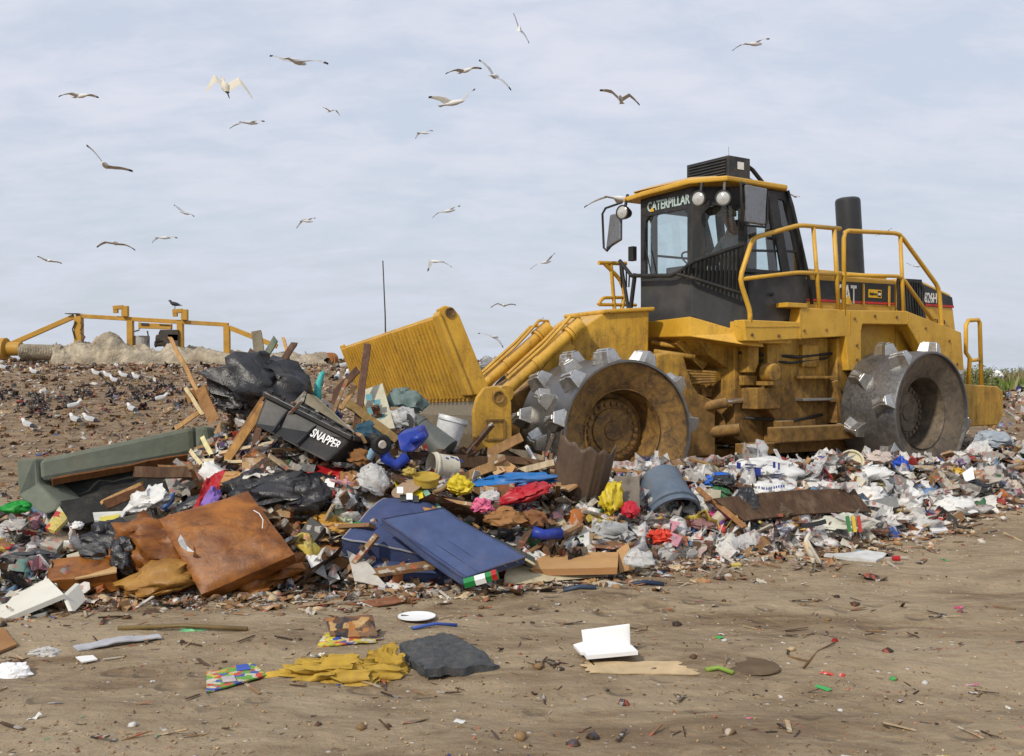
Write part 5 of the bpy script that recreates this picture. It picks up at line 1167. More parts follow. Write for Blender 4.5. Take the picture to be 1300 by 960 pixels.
# blue pedal toy
bt_ = empty('toy_tricycle', tuple(at(505,595,9.2)), 'upturned blue plastic toy tricycle with black wheels on the heap', 'toy tricycle')
BLU = cm((38,64,165), .4, .3)
poly('seat', [(503,553,9.15),(531,545,9.2),(538,560,9.15),(525,575,9.1),(508,573,9.05)], (.04,.22,.04), BLU, 0, 0, bt_, bevel=.02)
m = MB(); m.tube([at(484,560,9.0), at(490,583,9.0), at(503,591,9.0), at(516,580,9.05)], .05, 12); m.build('frame', [BLU], bt_, smooth=True)
m = MB(); m.tube([at(522,560,9.1), at(540,553,9.1)], .035, 12); m.build('handlebar', [BLU], bt_, smooth=True)
for (x, y, r, ax) in ((484,564,13,(.5,-.85,-.1)),(476,556,6,(.9,-.4,0))):
    wv = turned('wheel', (x,y,8.95), ax, [(-6,0),(-6,r*.8),(-4,r),(3,r),(5,r*.8),(5,r*.45),(3,r*.42),(3,0)], RUB, 0, 0, parent=bt_, dy=0)
    turned('wheel_hub', (x,y,8.93), ax, [(3.2,0),(3.2,r*.42),(6,r*.35),(6,0)], cm((205,200,185), .5), 0, 0, parent=wv, dy=0)
bag('cloth', (468,549,9.5), 36, 28, cm((48,84,104), .8), 'dark blue cloth left of the blue toy', 'cloth', seed=53)
bag('cloth', (455,583,9.1), 30, 26, cm((140,95,50), .8), 'orange brown rag below the blue cloth', 'cloth', seed=54)
turned('spray_can', (471,577,9.05), (.5,-.2,.8), [(-6,0),(-6,5),(6,5),(8,3),(10,3),(10,0)], cm((150,185,210), .4), 'small light blue can next to the wheel of the blue toy', 'can')
# tubs and tins
def rimmed(lbl, p, ax, r, h, m_, name='bucket', cat='bucket', dy=0, jit=None):
    return turned(name, p, ax, [(0,0),(0,r*.86),(h*.8,r*.97),(h*.82,r*1.06),(h*.88,r*1.06),(h*.9,r*1.0),(h,r*1.0),(h,r*.92),(h*.1,r*.8),(h*.1,0)], m_, lbl, cat, dy=dy, jit=jit)
rimmed('crumpled white plastic bucket in front of the blade moldboard', (567,563,10.0), (.25,.1,.95), 19, 34, cm((212,214,214), .4, .12), jit=lambda k, a: .06*math.sin(3*a+k))
wb = rimmed('white pail with a blue mark tipped on its side above the yellow tin', (578,594,9.3), (-.85,-.45,.12), 17, 34, cm((215,210,190), .4, .2))
m = MB()
for (xa, ya, xb, yb_) in ((566,581,570,583),(572,580,577,582),(578,582,583,585),(585,583,588,587)): m.bar(at(xa,ya,9.06), at(xb,yb_,9.06), .025, .012)
m.build('blue_mark', [cm((50,70,150), .5)], wb)
turned('tin', (541,610,8.9), (.05,-.25,.95), [(-5,0),(-5,16),(4,16),(4,17),(6,17),(6,15),(4,14),(4,0)], cm((190,160,60), .4), 'round shallow yellow tin with a dark pattern on its side', 'tin')
m = MB(); c_ = at(555,612,8.85); m.tube([at(549,625,8.8), at(560,622,8.8), at(571,613,8.85), at(577,602,8.9)], .022, 8); m.build('hoop', [cm((150,125,90), .6)], smooth=True, label='half hoop of bent brown strip hooked under the white pail', cat='hoop')
bag('plastic_jar', (520,600,8.95), 18, 14, cm((185,160,70), .4), 'crushed amber jar at the mouth of the white pail', 'jar', seed=55)
bag('plastic_bag', (583,619,8.95), 34, 30, cm((225,200,40), .45), 'bright yellow plastic bag below the white pail', 'plastic bag', seed=56)
tp_ = bag('tarpaulin', (650,612,9.3), 108, 20, cm((35,118,190), .45, .3), 'bright blue plastic sheet stretched in front of the drum', 'plastic sheet', tilt=4, seed=57, dy=0)
bag('plastic_bag', (670,628,9.0), 66, 26, cm((190,35,50), .45, .3), 'bright red plastic sack in front of the blue sheet', 'plastic sack', tilt=18, seed=58, dy=0)
bag('ribbon_bundle', (612,644,8.7), 30, 22, cm((230,110,150), .6), 'tangled pink and white ribbon bundle', 'ribbons', seed=59, crease=.7, fr=5)
bag('plastic_bag', (622,631,8.8), 26, 16, CLR, 'clear food tray left of the red sack', 'plastic tray', seed=60)
bag('paper_bag', (641,659,8.6), 52, 30, CARD2, 'wrinkled brown paper sack in front of the red sack', 'paper sack', seed=61, fr=3.2)
bag('paper_bag', (676,662,8.7), 34, 30, cm((140,95,60), .85), 'second, darker brown paper sack right of the wrinkled one', 'paper sack', seed=62, fr=3.2)
poly('cardboard_flap', [(618,588,9.6),(634,584,9.7),(642,598,9.5),(628,604,9.4)], (0,.02,0), cm((205,170,125), .85), 'torn cardboard flap standing up before the front drum', 'cardboard')
poly('cardboard_flap', [(640,583,9.7),(655,592,9.6),(648,604,9.5),(636,600,9.5)], (0,.02,0), CARD, 'second torn cardboard flap right beside the first', 'cardboard')
m = MB(); m.bar(at(668,566,10.3), at(680,586,10.2), .025, .025); m.build('stick', [PAPW], label='short white stick leaning on the front drum', cat='stick')
turned('bottle_cap', (665,707,8.7), (0,-1,.4), [(0,0),(0,5),(3,5),(3,0)], BLU, 'blue cap on', 'cap') if 0 else None
m = MB(); m.tube([at(676,675,8.5), at(690,679,8.5), at(711,677,8.6)], [.05,.045,.05], 12); m.build('toy_part', [BLU], smooth=True, label='curved dark blue plastic toy part in front of the brown can', cat='toy part')
# ribbed brown garbage can, torn open
RIB = cm((98,80,66), .55, .3); gcn = empty('garbage_can', tuple(at(735,662,9.3)), 'ribbed brown garbage can torn open and standing tilted before the front wheel', 'garbage can')
def shell(u, v):
    a = math.radians(-100+u*175); c = at(737,612,9.75); top = .43*(1.0+.10*math.sin(9*a)*0); h = .48*(1-2*v); r = .27-.03*v+.008*(1 if math.sin(u*44) > .6 else 0)
    jag = .14*noise.noise(Vector((u*6, 0, 1)))*(1-v) if v < .2 else 0
    p = Vector((r*math.sin(a), -r*math.cos(a), h+jag-.12*u*(1-v))); return c+Euler((math.radians(12), math.radians(9), math.radians(8))).to_matrix() @ p
m = MB(); m.grid(shell, 60, 20); m.build('shell', [RIB], gcn, smooth=True, solid=.012)
m = MB(); m.tube([Vector(shell(i/24, 1.0))+Vector((0,-.005,0)) for i in range(25)], .014, 6); m.build('rim', [RIB], gcn, smooth=True)
bag('plastic_bag', (775,637,9.3), 28, 52, cm((215,190,45), .45, .3), 'yellow plastic bag spilling out of the brown can', 'plastic bag', seed=63, tilt=-18, dy=0)
panel('panel', [(779,607,9.6),(811,606,9.65),(812,656,9.3),(783,668,9.2)], .02, cm((128,118,105), .7), 'bent grey brown sheet standing right of the yellow bag', 'sheet', amp=.05, seed=3)
tubm = cm((98,112,128), .45)
rimmed('dented slate blue plastic tub lying on its side right of the brown can', (838,612,10.0), (.15,-.75,-.6), 34, 62, tubm, 'tub', 'tub', jit=lambda k, a: .05*math.sin(2*a+k*.3))
bag('cloth', (800,650,9.25), 22, 26, cm((200,40,60), .7), 'red and pink rag beside the slate blue tub', 'cloth', seed=64, dy=0)
# blue mattresses and neighbours
MAT_ = mat('blue quilted ticking', alb((74,86,124)), .85, dirt=.10, var=.10, scale=8, bmp=.5, spec=.15)
mt = empty('mattress', tuple(spot(510,745)), 'thick blue folded mattress with white piping in the middle foreground', 'mattress')
panel('pad', [(486,644,8.7),(560,652,8.7),(592,728,8.05),(434,694,8.1)], .17, MAT_, 0, 0, amp=.03, fr=2.4, puff=.06, parent=mt, seed=1, piping=cm((150,152,160), .7))
panel('under_pad', [(470,706,8.3),(560,716,8.3),(586,743,8.0),(474,739,7.95)], .13, MAT_, 0, 0, amp=.012, puff=.03, parent=mt, seed=2)
m2 = empty('cot_mattress', tuple(spot(580,740)), 'flat blue mattress lying slantwise on top of the folded one', 'mattress')
panel('pad', [(484,664,7.98),(560,650,8.3),(666,712,7.95),(588,738,7.62)], .06, mat('lighter blue quilted ticking', alb((82,97,136)), .85, dirt=.12, var=.12, scale=8, bmp=.5, spec=.15), 0, 0, amp=.015, fr=2.2, puff=.012, parent=m2, seed=4, piping=cm((60,68,100), .8))
m = MB()
for k in range(5):
    u = .1+.2*k; a_ = at(484,664,7.925)*(1-u)+at(560,650,8.245)*u; b_ = at(588,738,7.565)*(1-u)+at(666,712,7.895)*u; m.tube([a_, b_], .003, 4)
m.build('quilting_seams', [cm((50,60,100), .9)], m2)
cs = empty('bed_tray', tuple(spot(640,722)), 'long dark green curved tray with a cream edge behind the blue mattress', 'tray')
def tray(u, v): c = at(563,663,8.55)*(1-u)+at(678,716,8.2)*u; return c+Vector((.05*math.sin(3*u), .30*(v-.5), -.13*math.sin(math.pi*v)*math.sin(math.pi*min(1, u*1.1+.1))+.02))
m = MB(); m.grid(tray, 30, 12); m.build('shell', [cm((70,82,72), .5)], cs, smooth=True, solid=.01)
m = MB(); m.tube([Vector(tray(i/20, 0)) for i in range(21)], .011, 6); m.build('edge', [cm((205,190,150), .6)], cs, smooth=True)
tc_ = turned('paper_tube', (590,741,7.62), (.93,-.1,.28), [(-1,0),(0,7),(44,7),(45,0)], cm((30,140,70), .45, .1), 'green and white cracker tube with a red end below the blue mattress', 'food tube', n=6)
turned('label', (604,737.5,7.60), (.93,-.1,.28), [(0,7.2),(14,7.2)], PAPW, 0, 0, parent=tc_, n=6); turned('red_end', (625,731,7.58), (.93,-.1,.28), [(0,7.3),(7,7.3)], m_red, 0, 0, parent=tc_, n=6)
# cardboard carton flat on a board
pl_ = poly('board', [(640,731,8.0),(770,724,8.35),(772,732,8.25),(640,743,7.9)], (.05,.45,.06), cm((200,185,150), .75), 'cream board lying under the flat cardboard carton', 'board', bevel=.004)
cx_ = empty('carton', tuple(spot(730,730)), 'flattened clean brown cardboard carton in front of the litter', 'carton')
panel('top', [(683,703,8.6),(785,702,8.65),(784,721,8.2),(674,724,8.15)], .012, CARD, 0, 0, amp=.006, parent=cx_)
poly('side', [(675,724.5,8.14),(784,721.5,8.19),(783,729,8.16),(677,731.5,8.1)], (0,.02,0), CARD2, 0, 0, cx_, bevel=0)
panel('cardboard_flap', [(783,700,8.7),(797,688,8.8),(806,722,8.5),(787,727,8.4)], .008, CARD, 'crumpled cardboard flap at the right end of the flat carton', 'cardboard', amp=.03)
bag('plastic_bag', (812,712,8.5), 40, 26, CLR, 'torn clear bag right of the flat cardboard carton', 'plastic bag', seed=65)
poly('ribbed_sheet', [(708,693,8.7),(748,672,9.0),(748,702,8.65),(733,702,8.65)], (.03,.1,0), cm((222,222,215), .5, .1), 'white triangular ribbed sheet standing behind the flat carton', 'panel')
# boxes, foam and sheets left of the mattress
panel('cardboard_sheet', [(372,655,8.6),(420,668,8.5),(430,690,8.2),(385,688,8.2)], .01, cm((200,160,110), .85), 'curled tan cardboard sheet right of the armchair', 'cardboard', amp=.04, seed=5)
panel('cardboard_sheet', [(388,676,8.4),(452,680,8.4),(446,720,8.05),(412,735,7.95)], .01, CARD2, 'brown cardboard sheet folded down left of the blue mattress', 'cardboard', amp=.04, seed=6)
panel('printed_carton', [(440,700,8.05),(462,712,8.0),(492,745,7.78),(450,738,7.82)], .01, cm((200,195,185), .7), 'white printed carton panel at the front corner of the mattress', 'carton', amp=.03, seed=7)
bag('foam_chunk', (410,664,8.5), 48, 24, cm((205,150,60), .9), 'yellow foam chunk above the brown cardboard', 'foam', seed=66, fr=4)
bag('foam_chunk', (435,672,8.4), 30, 16, cm((200,155,80), .9), 'smaller yellow foam chunk touching the blue mattress', 'foam', seed=67, fr=4)
poly('cardboard_flap', [(447,654,8.6),(468,640,8.7),(484,650,8.6),(462,667,8.4)], (0,.02,0), CARD2, 'brown carton flap just left of the blue mattress top', 'cardboard')
turned('bottle', (454,669,8.3), (.4,-.9,.1), [(-8,0),(-8,6),(4,7),(6,6),(8,3),(9,3),(9,0)], cm((20,140,60), .3, .05), 'green bottle end with a white cap by the mattress corner', 'bottle')
panel('paper_sheet', [(388,702,8.1),(408,706,8.1),(416,735,7.85),(396,724,7.9)], .005, PAPW, 'white sheet of paper standing right of the armchair', 'paper', amp=.02, seed=8)
bag('pillow', (374,655,8.6), 60, 10, cm((150,160,150), .8), 'pale grey green pad behind the armchair cushion', 'pad', seed=68)
turned('lid', (386,648,8.6), (0,-.35,.95), [(-2,0),(-2,15),(2,16),(3,14),(3,0)], cm((150,150,130), .6), 'oval grey green lid on the heap behind the armchair', 'lid', jit=lambda k, a: .18*math.cos(2*a))
panel('plastic_net', [(424,650,8.6),(446,645,8.65),(448,668,8.4),(430,668,8.4)], .006, cm((190,205,165), .8), 'light green netting left of the carton flap', 'netting', amp=.05, seed=9)
ck = panel('checkered_bag', [(500,608,8.95),(533,612,8.9),(540,643,8.6),(508,650,8.55)], .01, cm((230,205,35), .5, .1), 'yellow bag with black and white checks above the mattress', 'plastic bag', amp=.04, seed=10)
for (x, y, c_) in ((512,632,0),(520,630,1),(528,633,0),(514,640,1),(522,640,0),(508,622,1)): poly('check', [(x-4,y-4,8.56),(x+4,y-4,8.56),(x+4,y+4,8.52),(x-4,y+4,8.52)], (0,-.01,0), BLK if c_ == 0 else WHT, 0, 0, ck, bevel=0)
panel('teal_slat', [(534,622,8.8),(541,620,8.8),(563,648,8.5),(556,652,8.5)], .012, cm((130,175,150), .6), 'pale green slat pointing down to the blue mattress', 'slat')
turned('dish', (517,622,8.8), (-.1,-.5,.9), [(-1,0),(0,10),(2,18),(3,18),(1,9),(.5,0)], cm((170,145,120), .6), 'brown oval dish above the checkered bag', 'dish', jit=lambda k, a: .25*math.cos(2*a))
bag('cloth', (560,660,8.5), 52, 20, cm((180,130,75), .85), 'tan crumpled paper behind the flat blue mattress', 'paper', seed=69, tilt=-25)
# left edge of the heap
bag('plastic_bag', (20,646,8.6), 40, 20, cm((20,150,50), .5, .1), 'green plastic bag at the left edge beside the sofa arm', 'plastic bag', seed=70)
panel('food_carton', [(58,672,8.2),(76,645,8.5),(86,660,8.4),(70,676,8.15)], .03, printed('food carton print', [alb(c) for c in ((225,200,95),(225,200,95),(205,60,50),(225,205,120),(235,225,190))], 12), 'yellow printed food carton below the sofa arm', 'carton', amp=.01)
panel('white_tray', [(118,652,8.6),(160,650,8.6),(152,664,8.4),(120,662,8.4)], .02, cm((215,215,205), .6), 'white tray with a yellow sheet under the white bag', 'tray')
panel('yellow_sheet', [(126,656,8.45),(152,652,8.5),(148,663,8.35),(128,664,8.35)], .006, cm((220,205,90), .6), 'yellow sheet lying in the white tray', 'paper', amp=.01)
board('board', (140,667,8.4), (196,653,8.6), 10, 4, cm((105,100,88), .7), 'grey flat bar crossing behind the tied black bag')
board('stick', (190,640,8.7), (195,673,8.3), 3, 3, BLK, 'thin black rod standing left of the armchair', 'rod')
panel('baking_tray', [(118,688,8.3),(184,674,8.4),(192,686,8.2),(170,703,8.0)], .02, cm((165,165,162), .4, tag_='tin'), 'shallow light grey tray behind the armchair back', 'tray', amp=.01)
panel('ladder_end', [(86,708,8.1),(114,700,8.1),(116,716,7.95),(88,720,7.9)], .05, cm((200,190,165), .6), 'cream slotted plastic part above the brown cushion', 'plastic part')
board('stick', (116,689,8.1), (119,700,8.05), 6, 4, cm((225,220,190), .6), 'small cream block on the slotted plastic part', 'block')
bag('plastic_bag', (98,668,8.3), 16, 12, BAGW, 'small white bag beside the yellow food carton', 'plastic bag', seed=71)
# right side
wp = bag('plastic_bag', (968,600,10.6), 92, 36, BAGW, 'big white sack with blue printing in front of the fuel tank', 'plastic sack', tilt=-4, seed=72, crease=.14, dy=0)
BLP = cm((60,75,170), .6, .15)
for i, (x, y, w2, h2) in enumerate([(938,591,5,8),(953,590,14,1.5),(957,594,22,1.2),(955,598,10,3),(962,599,8,8),(956,604,18,1.2),(983,590,3,8),(989,592,2,9),(985,602,14,1.2),(984,606,9,1.2)]): poly('print', [(x-w2/2,y-h2/2,10.34),(x+w2/2,y-h2/2+.6,10.34),(x+w2/2,y+h2/2+.6,10.36),(x-w2/2,y+h2/2,10.36)], (0,.01,0), BLP, 0, 0, wp, bevel=0)
w2_ = bag('plastic_bag', (980,625,10.26), 58, 32, BAGW, 'white bread bag with blue lettering below the printed sack', 'plastic bag', seed=73, crease=.14, dy=0)
m = MB()
for q in range(11):
    x_ = 964+q*3.1; y_ = 619+1.6*math.sin(q*.5); m.bar(at(x_,y_-1.6,10.07), at(x_+rnd.uniform(-1,1.6),y_+1.4,10.07), .012, .008, up=(0,1,0)); 
m.build('lettering', [BLP], w2_); m = MB()
for q in range(6): x_ = 969+q*3.2; m.bar(at(x_,627,10.07), at(x_+rnd.uniform(-1,1.5),632,10.07), .016, .008, up=(0,1,0))
m.build('lettering', [BLP], w2_)
yb_ = [spot(x, y).y-.30 for x, y in ((905,646),(1082,640),(1106,650),(955,660))]
panel('bent_sheet', [(905,634,yb_[0]),(1084,621,yb_[1]),(1106,650,yb_[2]),(945,662,yb_[3])], .02, WOOD((84,62,44)), 'long curved dark brown board in front of the white sacks', 'board', amp=.015, sag=.05)
rimmed('round cream lid leaning under the compactor step beam', (1081,587,11.2), (-.4,-.85,.3), 15, 3, cm((215,205,170), .5), 'lid', 'lid')
ct = poly('carton', [(1010,596,11.0),(1036,590,11.1),(1063,592,11.15),(1062,610,10.9),(1016,612,10.8)], (.02,.2,.04), CARD, 'open tan cardboard box between the cream lid and white sacks', 'carton')
panel('printed_carton', [(1012,610,10.7),(1038,600,10.8),(1052,622,10.55),(1022,630,10.45)], .02, printed('red carton print', [alb(c) for c in ((215,205,190),(205,60,50),(220,190,170),(60,110,190),(215,205,190))], 9), 'red and white printed carton right of the bread bag', 'carton', amp=.02)
for (x, y, w2, h2, c_, lb) in ((938,668,44,26,(128,112,92),'rough brown rock left of the larger rock'),(991,654,36,26,(98,82,66),'larger dark angular rock in front of the curved board')): bag('rock', (x,y,9.75), w2, h2, cm(c_, .9, .3, bmp=.8), lb, 'rock', seed=x, crease=.3, fr=1.2, smooth=False, dy=0)
fs_ = bag('paper_sack', (1062,666,9.95), 96, 30, cm((212,212,196), .7, .12), 'white paper feed sack with coloured stripes near the egret', 'paper sack', tilt=-2, seed=76, crease=.16, dy=0)
for i, (x, c_) in enumerate(((1076,(60,130,70)),(1083,(220,190,60)),(1090,(190,60,50)))): poly('stripe', [(x-2,656,9.60),(x+2,655,9.60),(x+5,675,9.56),(x+1,676,9.56)], (0,.02,0), cm(c_, .6, .1), 0, 0, fs_, bevel=0)
panel('magazine', [(985,668,9.6),(1014,656,9.8),(1020,664,9.7),(992,680,9.4)], .02, printed('grey magazine print', [alb(c) for c in ((190,190,195),(220,220,220),(90,90,110),(200,160,90),(210,210,215))], 12), 'glossy folded magazine between the rocks and the feed sack', 'magazine', amp=.01)
panel('grey_sheet', [(1118,664,10.2),(1176,658,10.6),(1168,668,10.3),(1126,676,10.0)], .012, cm((150,148,138), .6), 'flat grey metal sheet on the litter edge', 'sheet', amp=.02)
ms = panel('packaging_tray', [(1172,662,10.6),(1190,660,10.7),(1204,674,10.2),(1184,676,10.1)], .02, PAPW, 'white blister card with a grey window at the litter edge', 'packaging')
panel('white_tray', [(1046,706,9.0),(1098,701,9.3),(1128,704,9.3),(1112,714,8.95)], .03, cm((218,218,214), .6, .1), 'long flat white foam sheet right of the egret', 'foam sheet', amp=.012)
turned('cup', (1133,709,8.95), (1,0,0), [(0,0),(0,3),(9,3.5),(9,0)], m_red, 'small red cup by the end of the white foam sheet', 'cup')
board('wing_slat', (1018,668,9.5), (1048,662,9.6), 6, 2, BLK, 'black flat paddle just behind the head of the egret', 'paddle')
bag('cloth', (834,598,10.8), 0, 0, PAPW, '', '') if 0 else None
bag('cloth', (905,612,10.5), 46, 20, cm((25,100,200), .5, .1), 'bright blue bag with white patches left of the printed sack', 'plastic bag', seed=77, tilt=14)
bag('cloth', (918,612,10.3), 34, 18, BAGK, 'black rag over the bright blue bag', 'rag', seed=78)
bag('plastic_bag', (1118,583,11.5), 36, 22, cm((205,190,180), .45), 'pale pink plastic bag right of the cream lid', 'plastic bag', seed=79)
bag('plastic_bag', (1098,604,11.0), 70, 26, BAGW, 'long crumpled white bag below the cream lid', 'plastic bag', seed=80, tilt=8)
bag('plastic_bag', (1145,594,11.4), 18, 30, cm((40,85,200), .5), 'bright blue bag standing before the rear drum edge', 'plastic bag', seed=81)
bag('plastic_bag', (1150,640,10.8), 52, 30, BAGW, 'crumpled white bag above the tan board', 'plastic bag', seed=82, tilt=30)
bag('plastic_bag', (1212,645,10.9), 54, 28, BAGW, 'translucent whitish bag at the right of the litter edge', 'plastic bag', seed=83)
bag('plastic_bag', (1250,610,11.8), 50, 34, cm((190,180,170), .45), 'pinkish grey plastic bag before the right edge', 'plastic bag', seed=84, tilt=15)
poly('paper_sheet', [(1222,601,11.3),(1235,592,11.4),(1238,608,11.2),(1226,612,11.15)], (0,.02,0), PAPW, 'clean white sheet standing on the black bag by the rear drum', 'paper')
bag('cloth', (1208,600,11.6), 30, 16, cm((225,180,60), .5, .1), 'yellow bag at the foot of the rear drum', 'plastic bag', seed=85)
bag('plastic_bag', (1262,560,14.0), 46, 26, cm((170,180,190), .45), 'pale blue bag behind the rear drum at the right', 'plastic bag', seed=86)
bag('cloth', (1240,596,12.2), 50, 18, cm((170,105,50), .8), 'orange brown crumpled sheet behind the rear drum', 'sheet', seed=87)
bag('white_rag', (1266,477,36), 16, 13, PAPW, 'white rag caught in the weeds at the right', 'rag', seed=88, crease=.2, dy=0)
# balls and toys
for i, (x, y, r, c_, lb) in enumerate([(868,686,6,(235,95,30),'orange toy ball on the litter, the left one'),(887,683,5.5,(235,100,35),'orange toy ball on the litter, the right one'),(916,672,6,(235,90,90),'coral pink ball beside the brown rock'),(745,661,5,(150,120,90),'small tan ball in front of the brown can'),(802,698,7,(225,110,40),'orange ball in the toy heap'),(817,688,8,(140,80,55),'brown ball, larger than its neighbours in the toy heap'),(858,705,5,(230,90,30),'low orange ball at the litter front'),(915,665,6,(110,60,140),'violet ball behind the coral one'),(869,668,9,(120,62,40),'brown doll head lying beside the pink cloth')]):
    turned('ball' if 'doll' not in lb else 'doll', (x,y), (0,0,1), [(-r*math.cos(math.pi*j/10), r*math.sin(math.pi*j/10)) for j in range(11)], cm(c_, .45, .12), lb, 'ball' if 'doll' not in lb else 'doll head', dy=-.08, n=20)
bag('doll', (893,666), 36, 18, cm((150,110,110), .8), 'pinkish brown soft doll body among the toys', 'doll', seed=90)
bag('cloth', (912,656), 34, 14, cm((225,90,160), .7, .1), 'bright pink cloth beside the doll', 'cloth', seed=91)
bag('toy_figure', (836,684), 40, 22, cm((225,70,45), .5, .1), 'red orange plastic toys tangled together', 'toys', seed=92, crease=.8, fr=4)
bag('plastic_bag', (775,680), 66, 36, cm((170,172,172), .5), 'grey newspaper and film bundle behind the flat carton', 'paper bundle', seed=93, crease=.5, fr=3)
# ------------------------------------------------------------------ things lying on the dirt in front
def lay(px, py, dz=.0): p = spot(px, py); p.z += dz; return p
fb = empty('foam_box', tuple(lay(768,832)), 'open white foam takeout box standing on the dirt in front', 'foam box')
FOAM = mat('white foam', (.78,.78,.77), .7, dirt=.06, var=.03, bmp=.05)
yb = lay(768,831).y
panel('lid', [(738,800,yb),(799,792,yb+.02),(800,824,yb),(742,828,yb-.02)], .02, FOAM, 0, 0, parent=fb, puff=.008)
panel('base', [(736,822,yb+.02),(800,819,yb+.06),(810,829,yb-.16),(745,835,yb-.24)], .022, FOAM, 0, 0, parent=fb, puff=.006)
panel('tray', [(728,820,yb+.02),(742,816,yb+.04),(757,831,yb-.12),(737,830,yb-.12)], .018, FOAM, 0, 0, parent=fb)
for x, y in ((700,851),): panel('sand_patch', [(x,845,0)] if 0 else [lay(742,842,.004), lay(860,841,.004), lay(888,857,.004), lay(748,856,.004)], .006, cm((205,180,140), .95), 'thin patch of pale sawdust on the dirt before the foam box', 'sawdust', amp=.004, edge=2.5)
panel('carpet_piece', [lay(508,832,.02), lay(566,816,.03), lay(634,848,.02), lay(540,866,.02)], .05, mat('charcoal carpet', (.062,.066,.07), .95, dirt=.2, var=.35, scale=30, bmp=1.0), 'dark grey carpet scrap with a hollow, lying on the dirt in front', 'carpet', amp=.04, fr=3.2, puff=.015, edge=2.2, seed=3, n=40)
bag('foam_piece', (430,856), 150, 44, mat('yellow foam', alb((190,155,60)), .9, dirt=.3, var=.25, bmp=.6), 'torn yellow foam slab lying in the foreground left of the carpet', 'foam', seed=96, depth=.6, fr=2.2, dy=-.02, crease=.5, res=1.6)
bag('foam_piece', (487,850), 64, 52, mat('yellow foam', (0,0,0)), 'ragged yellow foam lump touching the carpet scrap', 'foam', seed=97, depth=.6, fr=2, dy=-.02, crease=.5, res=1.4)
def flat(name, q, m_, lb, cat, th=.008, amp=.008, **k): return panel(name, [lay(x, y, .012) for x, y in q], th, m_, lb, cat, amp=amp, **k)
mg = flat('magazine', [(412,808),(474,808),(478,818),(402,822)], printed('yellow magazine print', [alb(c) for c in ((225,205,60),(230,220,190),(60,80,160),(215,90,50),(225,205,60),(200,190,60))], 22), 'crumpled yellow printed magazine on the dirt', 'magazine', amp=.02)
panel('cover', [lay(413,806,.10), lay(474,805,.11), lay(479,813,.03), lay(420,814,.02)], .008, printed('burnt cover print', [alb(c) for c in ((90,60,30),(170,110,40),(50,40,35),(190,150,90),(120,80,40))], 20), 0, 0, amp=.035, parent=mg)
cmk = flat('comic', [(262,856),(320,844),(338,860),(262,882)], printed('comic print', [alb(c) for c in ((110,180,60),(110,180,60),(215,80,50),(60,90,180),(230,200,70),(225,215,190))], 24), 'bright green comic page with red and blue pictures at the bottom', 'comic')
for (x, y, c_) in ((308,853,(60,90,180)),(290,868,(200,190,190))): panel('picture', [lay(x-9,y-3,.024), lay(x+7,y-5,.024), lay(x+10,y+2,.024), lay(x-7,y+4,.024)], .003, cm(c_, .5, .05), 0, 0, parent=cmk, n=4)
turned('plate', tuple(lay(529,786,.006)[i] for i in range(3)) if 0 else (529,787), (0,0,1), [(2.5,0),(2.5,14),(4.5,24),(5.5,24),(4,14),(4,0)], FOAM, 'white foam plate on the dirt', 'plate', dy=0)
for i, (a_, b_, r, c_, lb) in enumerate([((524,800),(580,796),2.2,(70,100,180),'bundle of blue and pink straws on the dirt'),((150,800),(314,801),3,(120,100,60),'bent stick lying behind the white strip'),((716,752),(757,748),3.2,(60,75,95),'left slate blue metal strip on the dirt'),((800,744),(843,744),3.2,(40,55,80),'right slate blue metal strip beside a clump of film'),((896,853),(931,857),3,(140,170,70),'lime green marker pen on the dirt'),((1020,850),(1060,818),1.2,(110,75,45),'thin curved twig with a red tip'),((628,755),(700,752),1.5,(60,45,30),'thin dark twig on the dirt below the carton')]):
    m = MB(); a3, b3 = lay(*a_, .012), lay(*b_, .012); mid_ = (a3+b3)/2+Vector((0, .03, .012)); m.tube([a3, mid_, b3], r*a3.y/F, 7); m.build('strip' if 'strip' in lb else ('stick' if 'stick' in lb or 'twig' in lb else ('marker' if 'marker' in lb else 'straws')), [cm(c_, .5, .2)], smooth=True, label=lb, cat='metal strip' if 'strip' in lb else ('stick' if 'stick' in lb or 'twig' in lb else ('marker' if 'marker' in lb else 'straws')))
bag('blossom', (1060,815), 8, 9, cm((150,35,25), .7), 'dried red flower head at the end of the curved twig', 'flower', seed=98, dy=0)
flat('paper_strip', [(92,822),(200,808),(206,813),(100,828)], cm((185,185,190), .5), 'long white and grey folded paper strip on the dirt at left', 'paper', amp=.02)
bag('plastic_bag', (246,801), 36, 8, cm((120,200,140), .5, .1), 'light green film tangled on the bent stick', 'plastic film', seed=99, dy=0)
bag('clear_lid', (58,829), 42, 14, CLR, 'crushed clear plastic lid on the dirt at left', 'plastic lid', seed=100, dy=0)
flat('card', [(96,838),(118,836),(124,841),(104,845)], PAPW, 'small white card on the dirt at left', 'card')
bag('foam_cup', (16,856), 44, 28, FOAM, 'broken white foam cup carton at the lower left edge', 'foam cup', seed=106, crease=.25, fr=1.3, dy=0, smooth=False)
flat('plywood_scrap', [(-20,812),(4,800),(22,822),(-20,838)], CARD2, 'brown plywood corner at the left edge of the picture', 'plywood', th=.015)
turned('lid', (952,846), (0,0,1), [(0,0),(0,38),(1.5,37),(1.5,0)], cm((105,85,62), .8), 'flat round brown lid half sunk in the dirt', 'lid', dy=0)
flat('paper_scrap', [(490,745),(520,740),(528,748),(497,752)], PAPW, 'white rag on the dirt in front of the mattress', 'rag', amp=.02)
bag('paper_scrap', (529,742), 12, 12, cm((205,195,165), .8), 'crumpled cream paper ball in front of the mattress', 'paper', seed=101, dy=0)
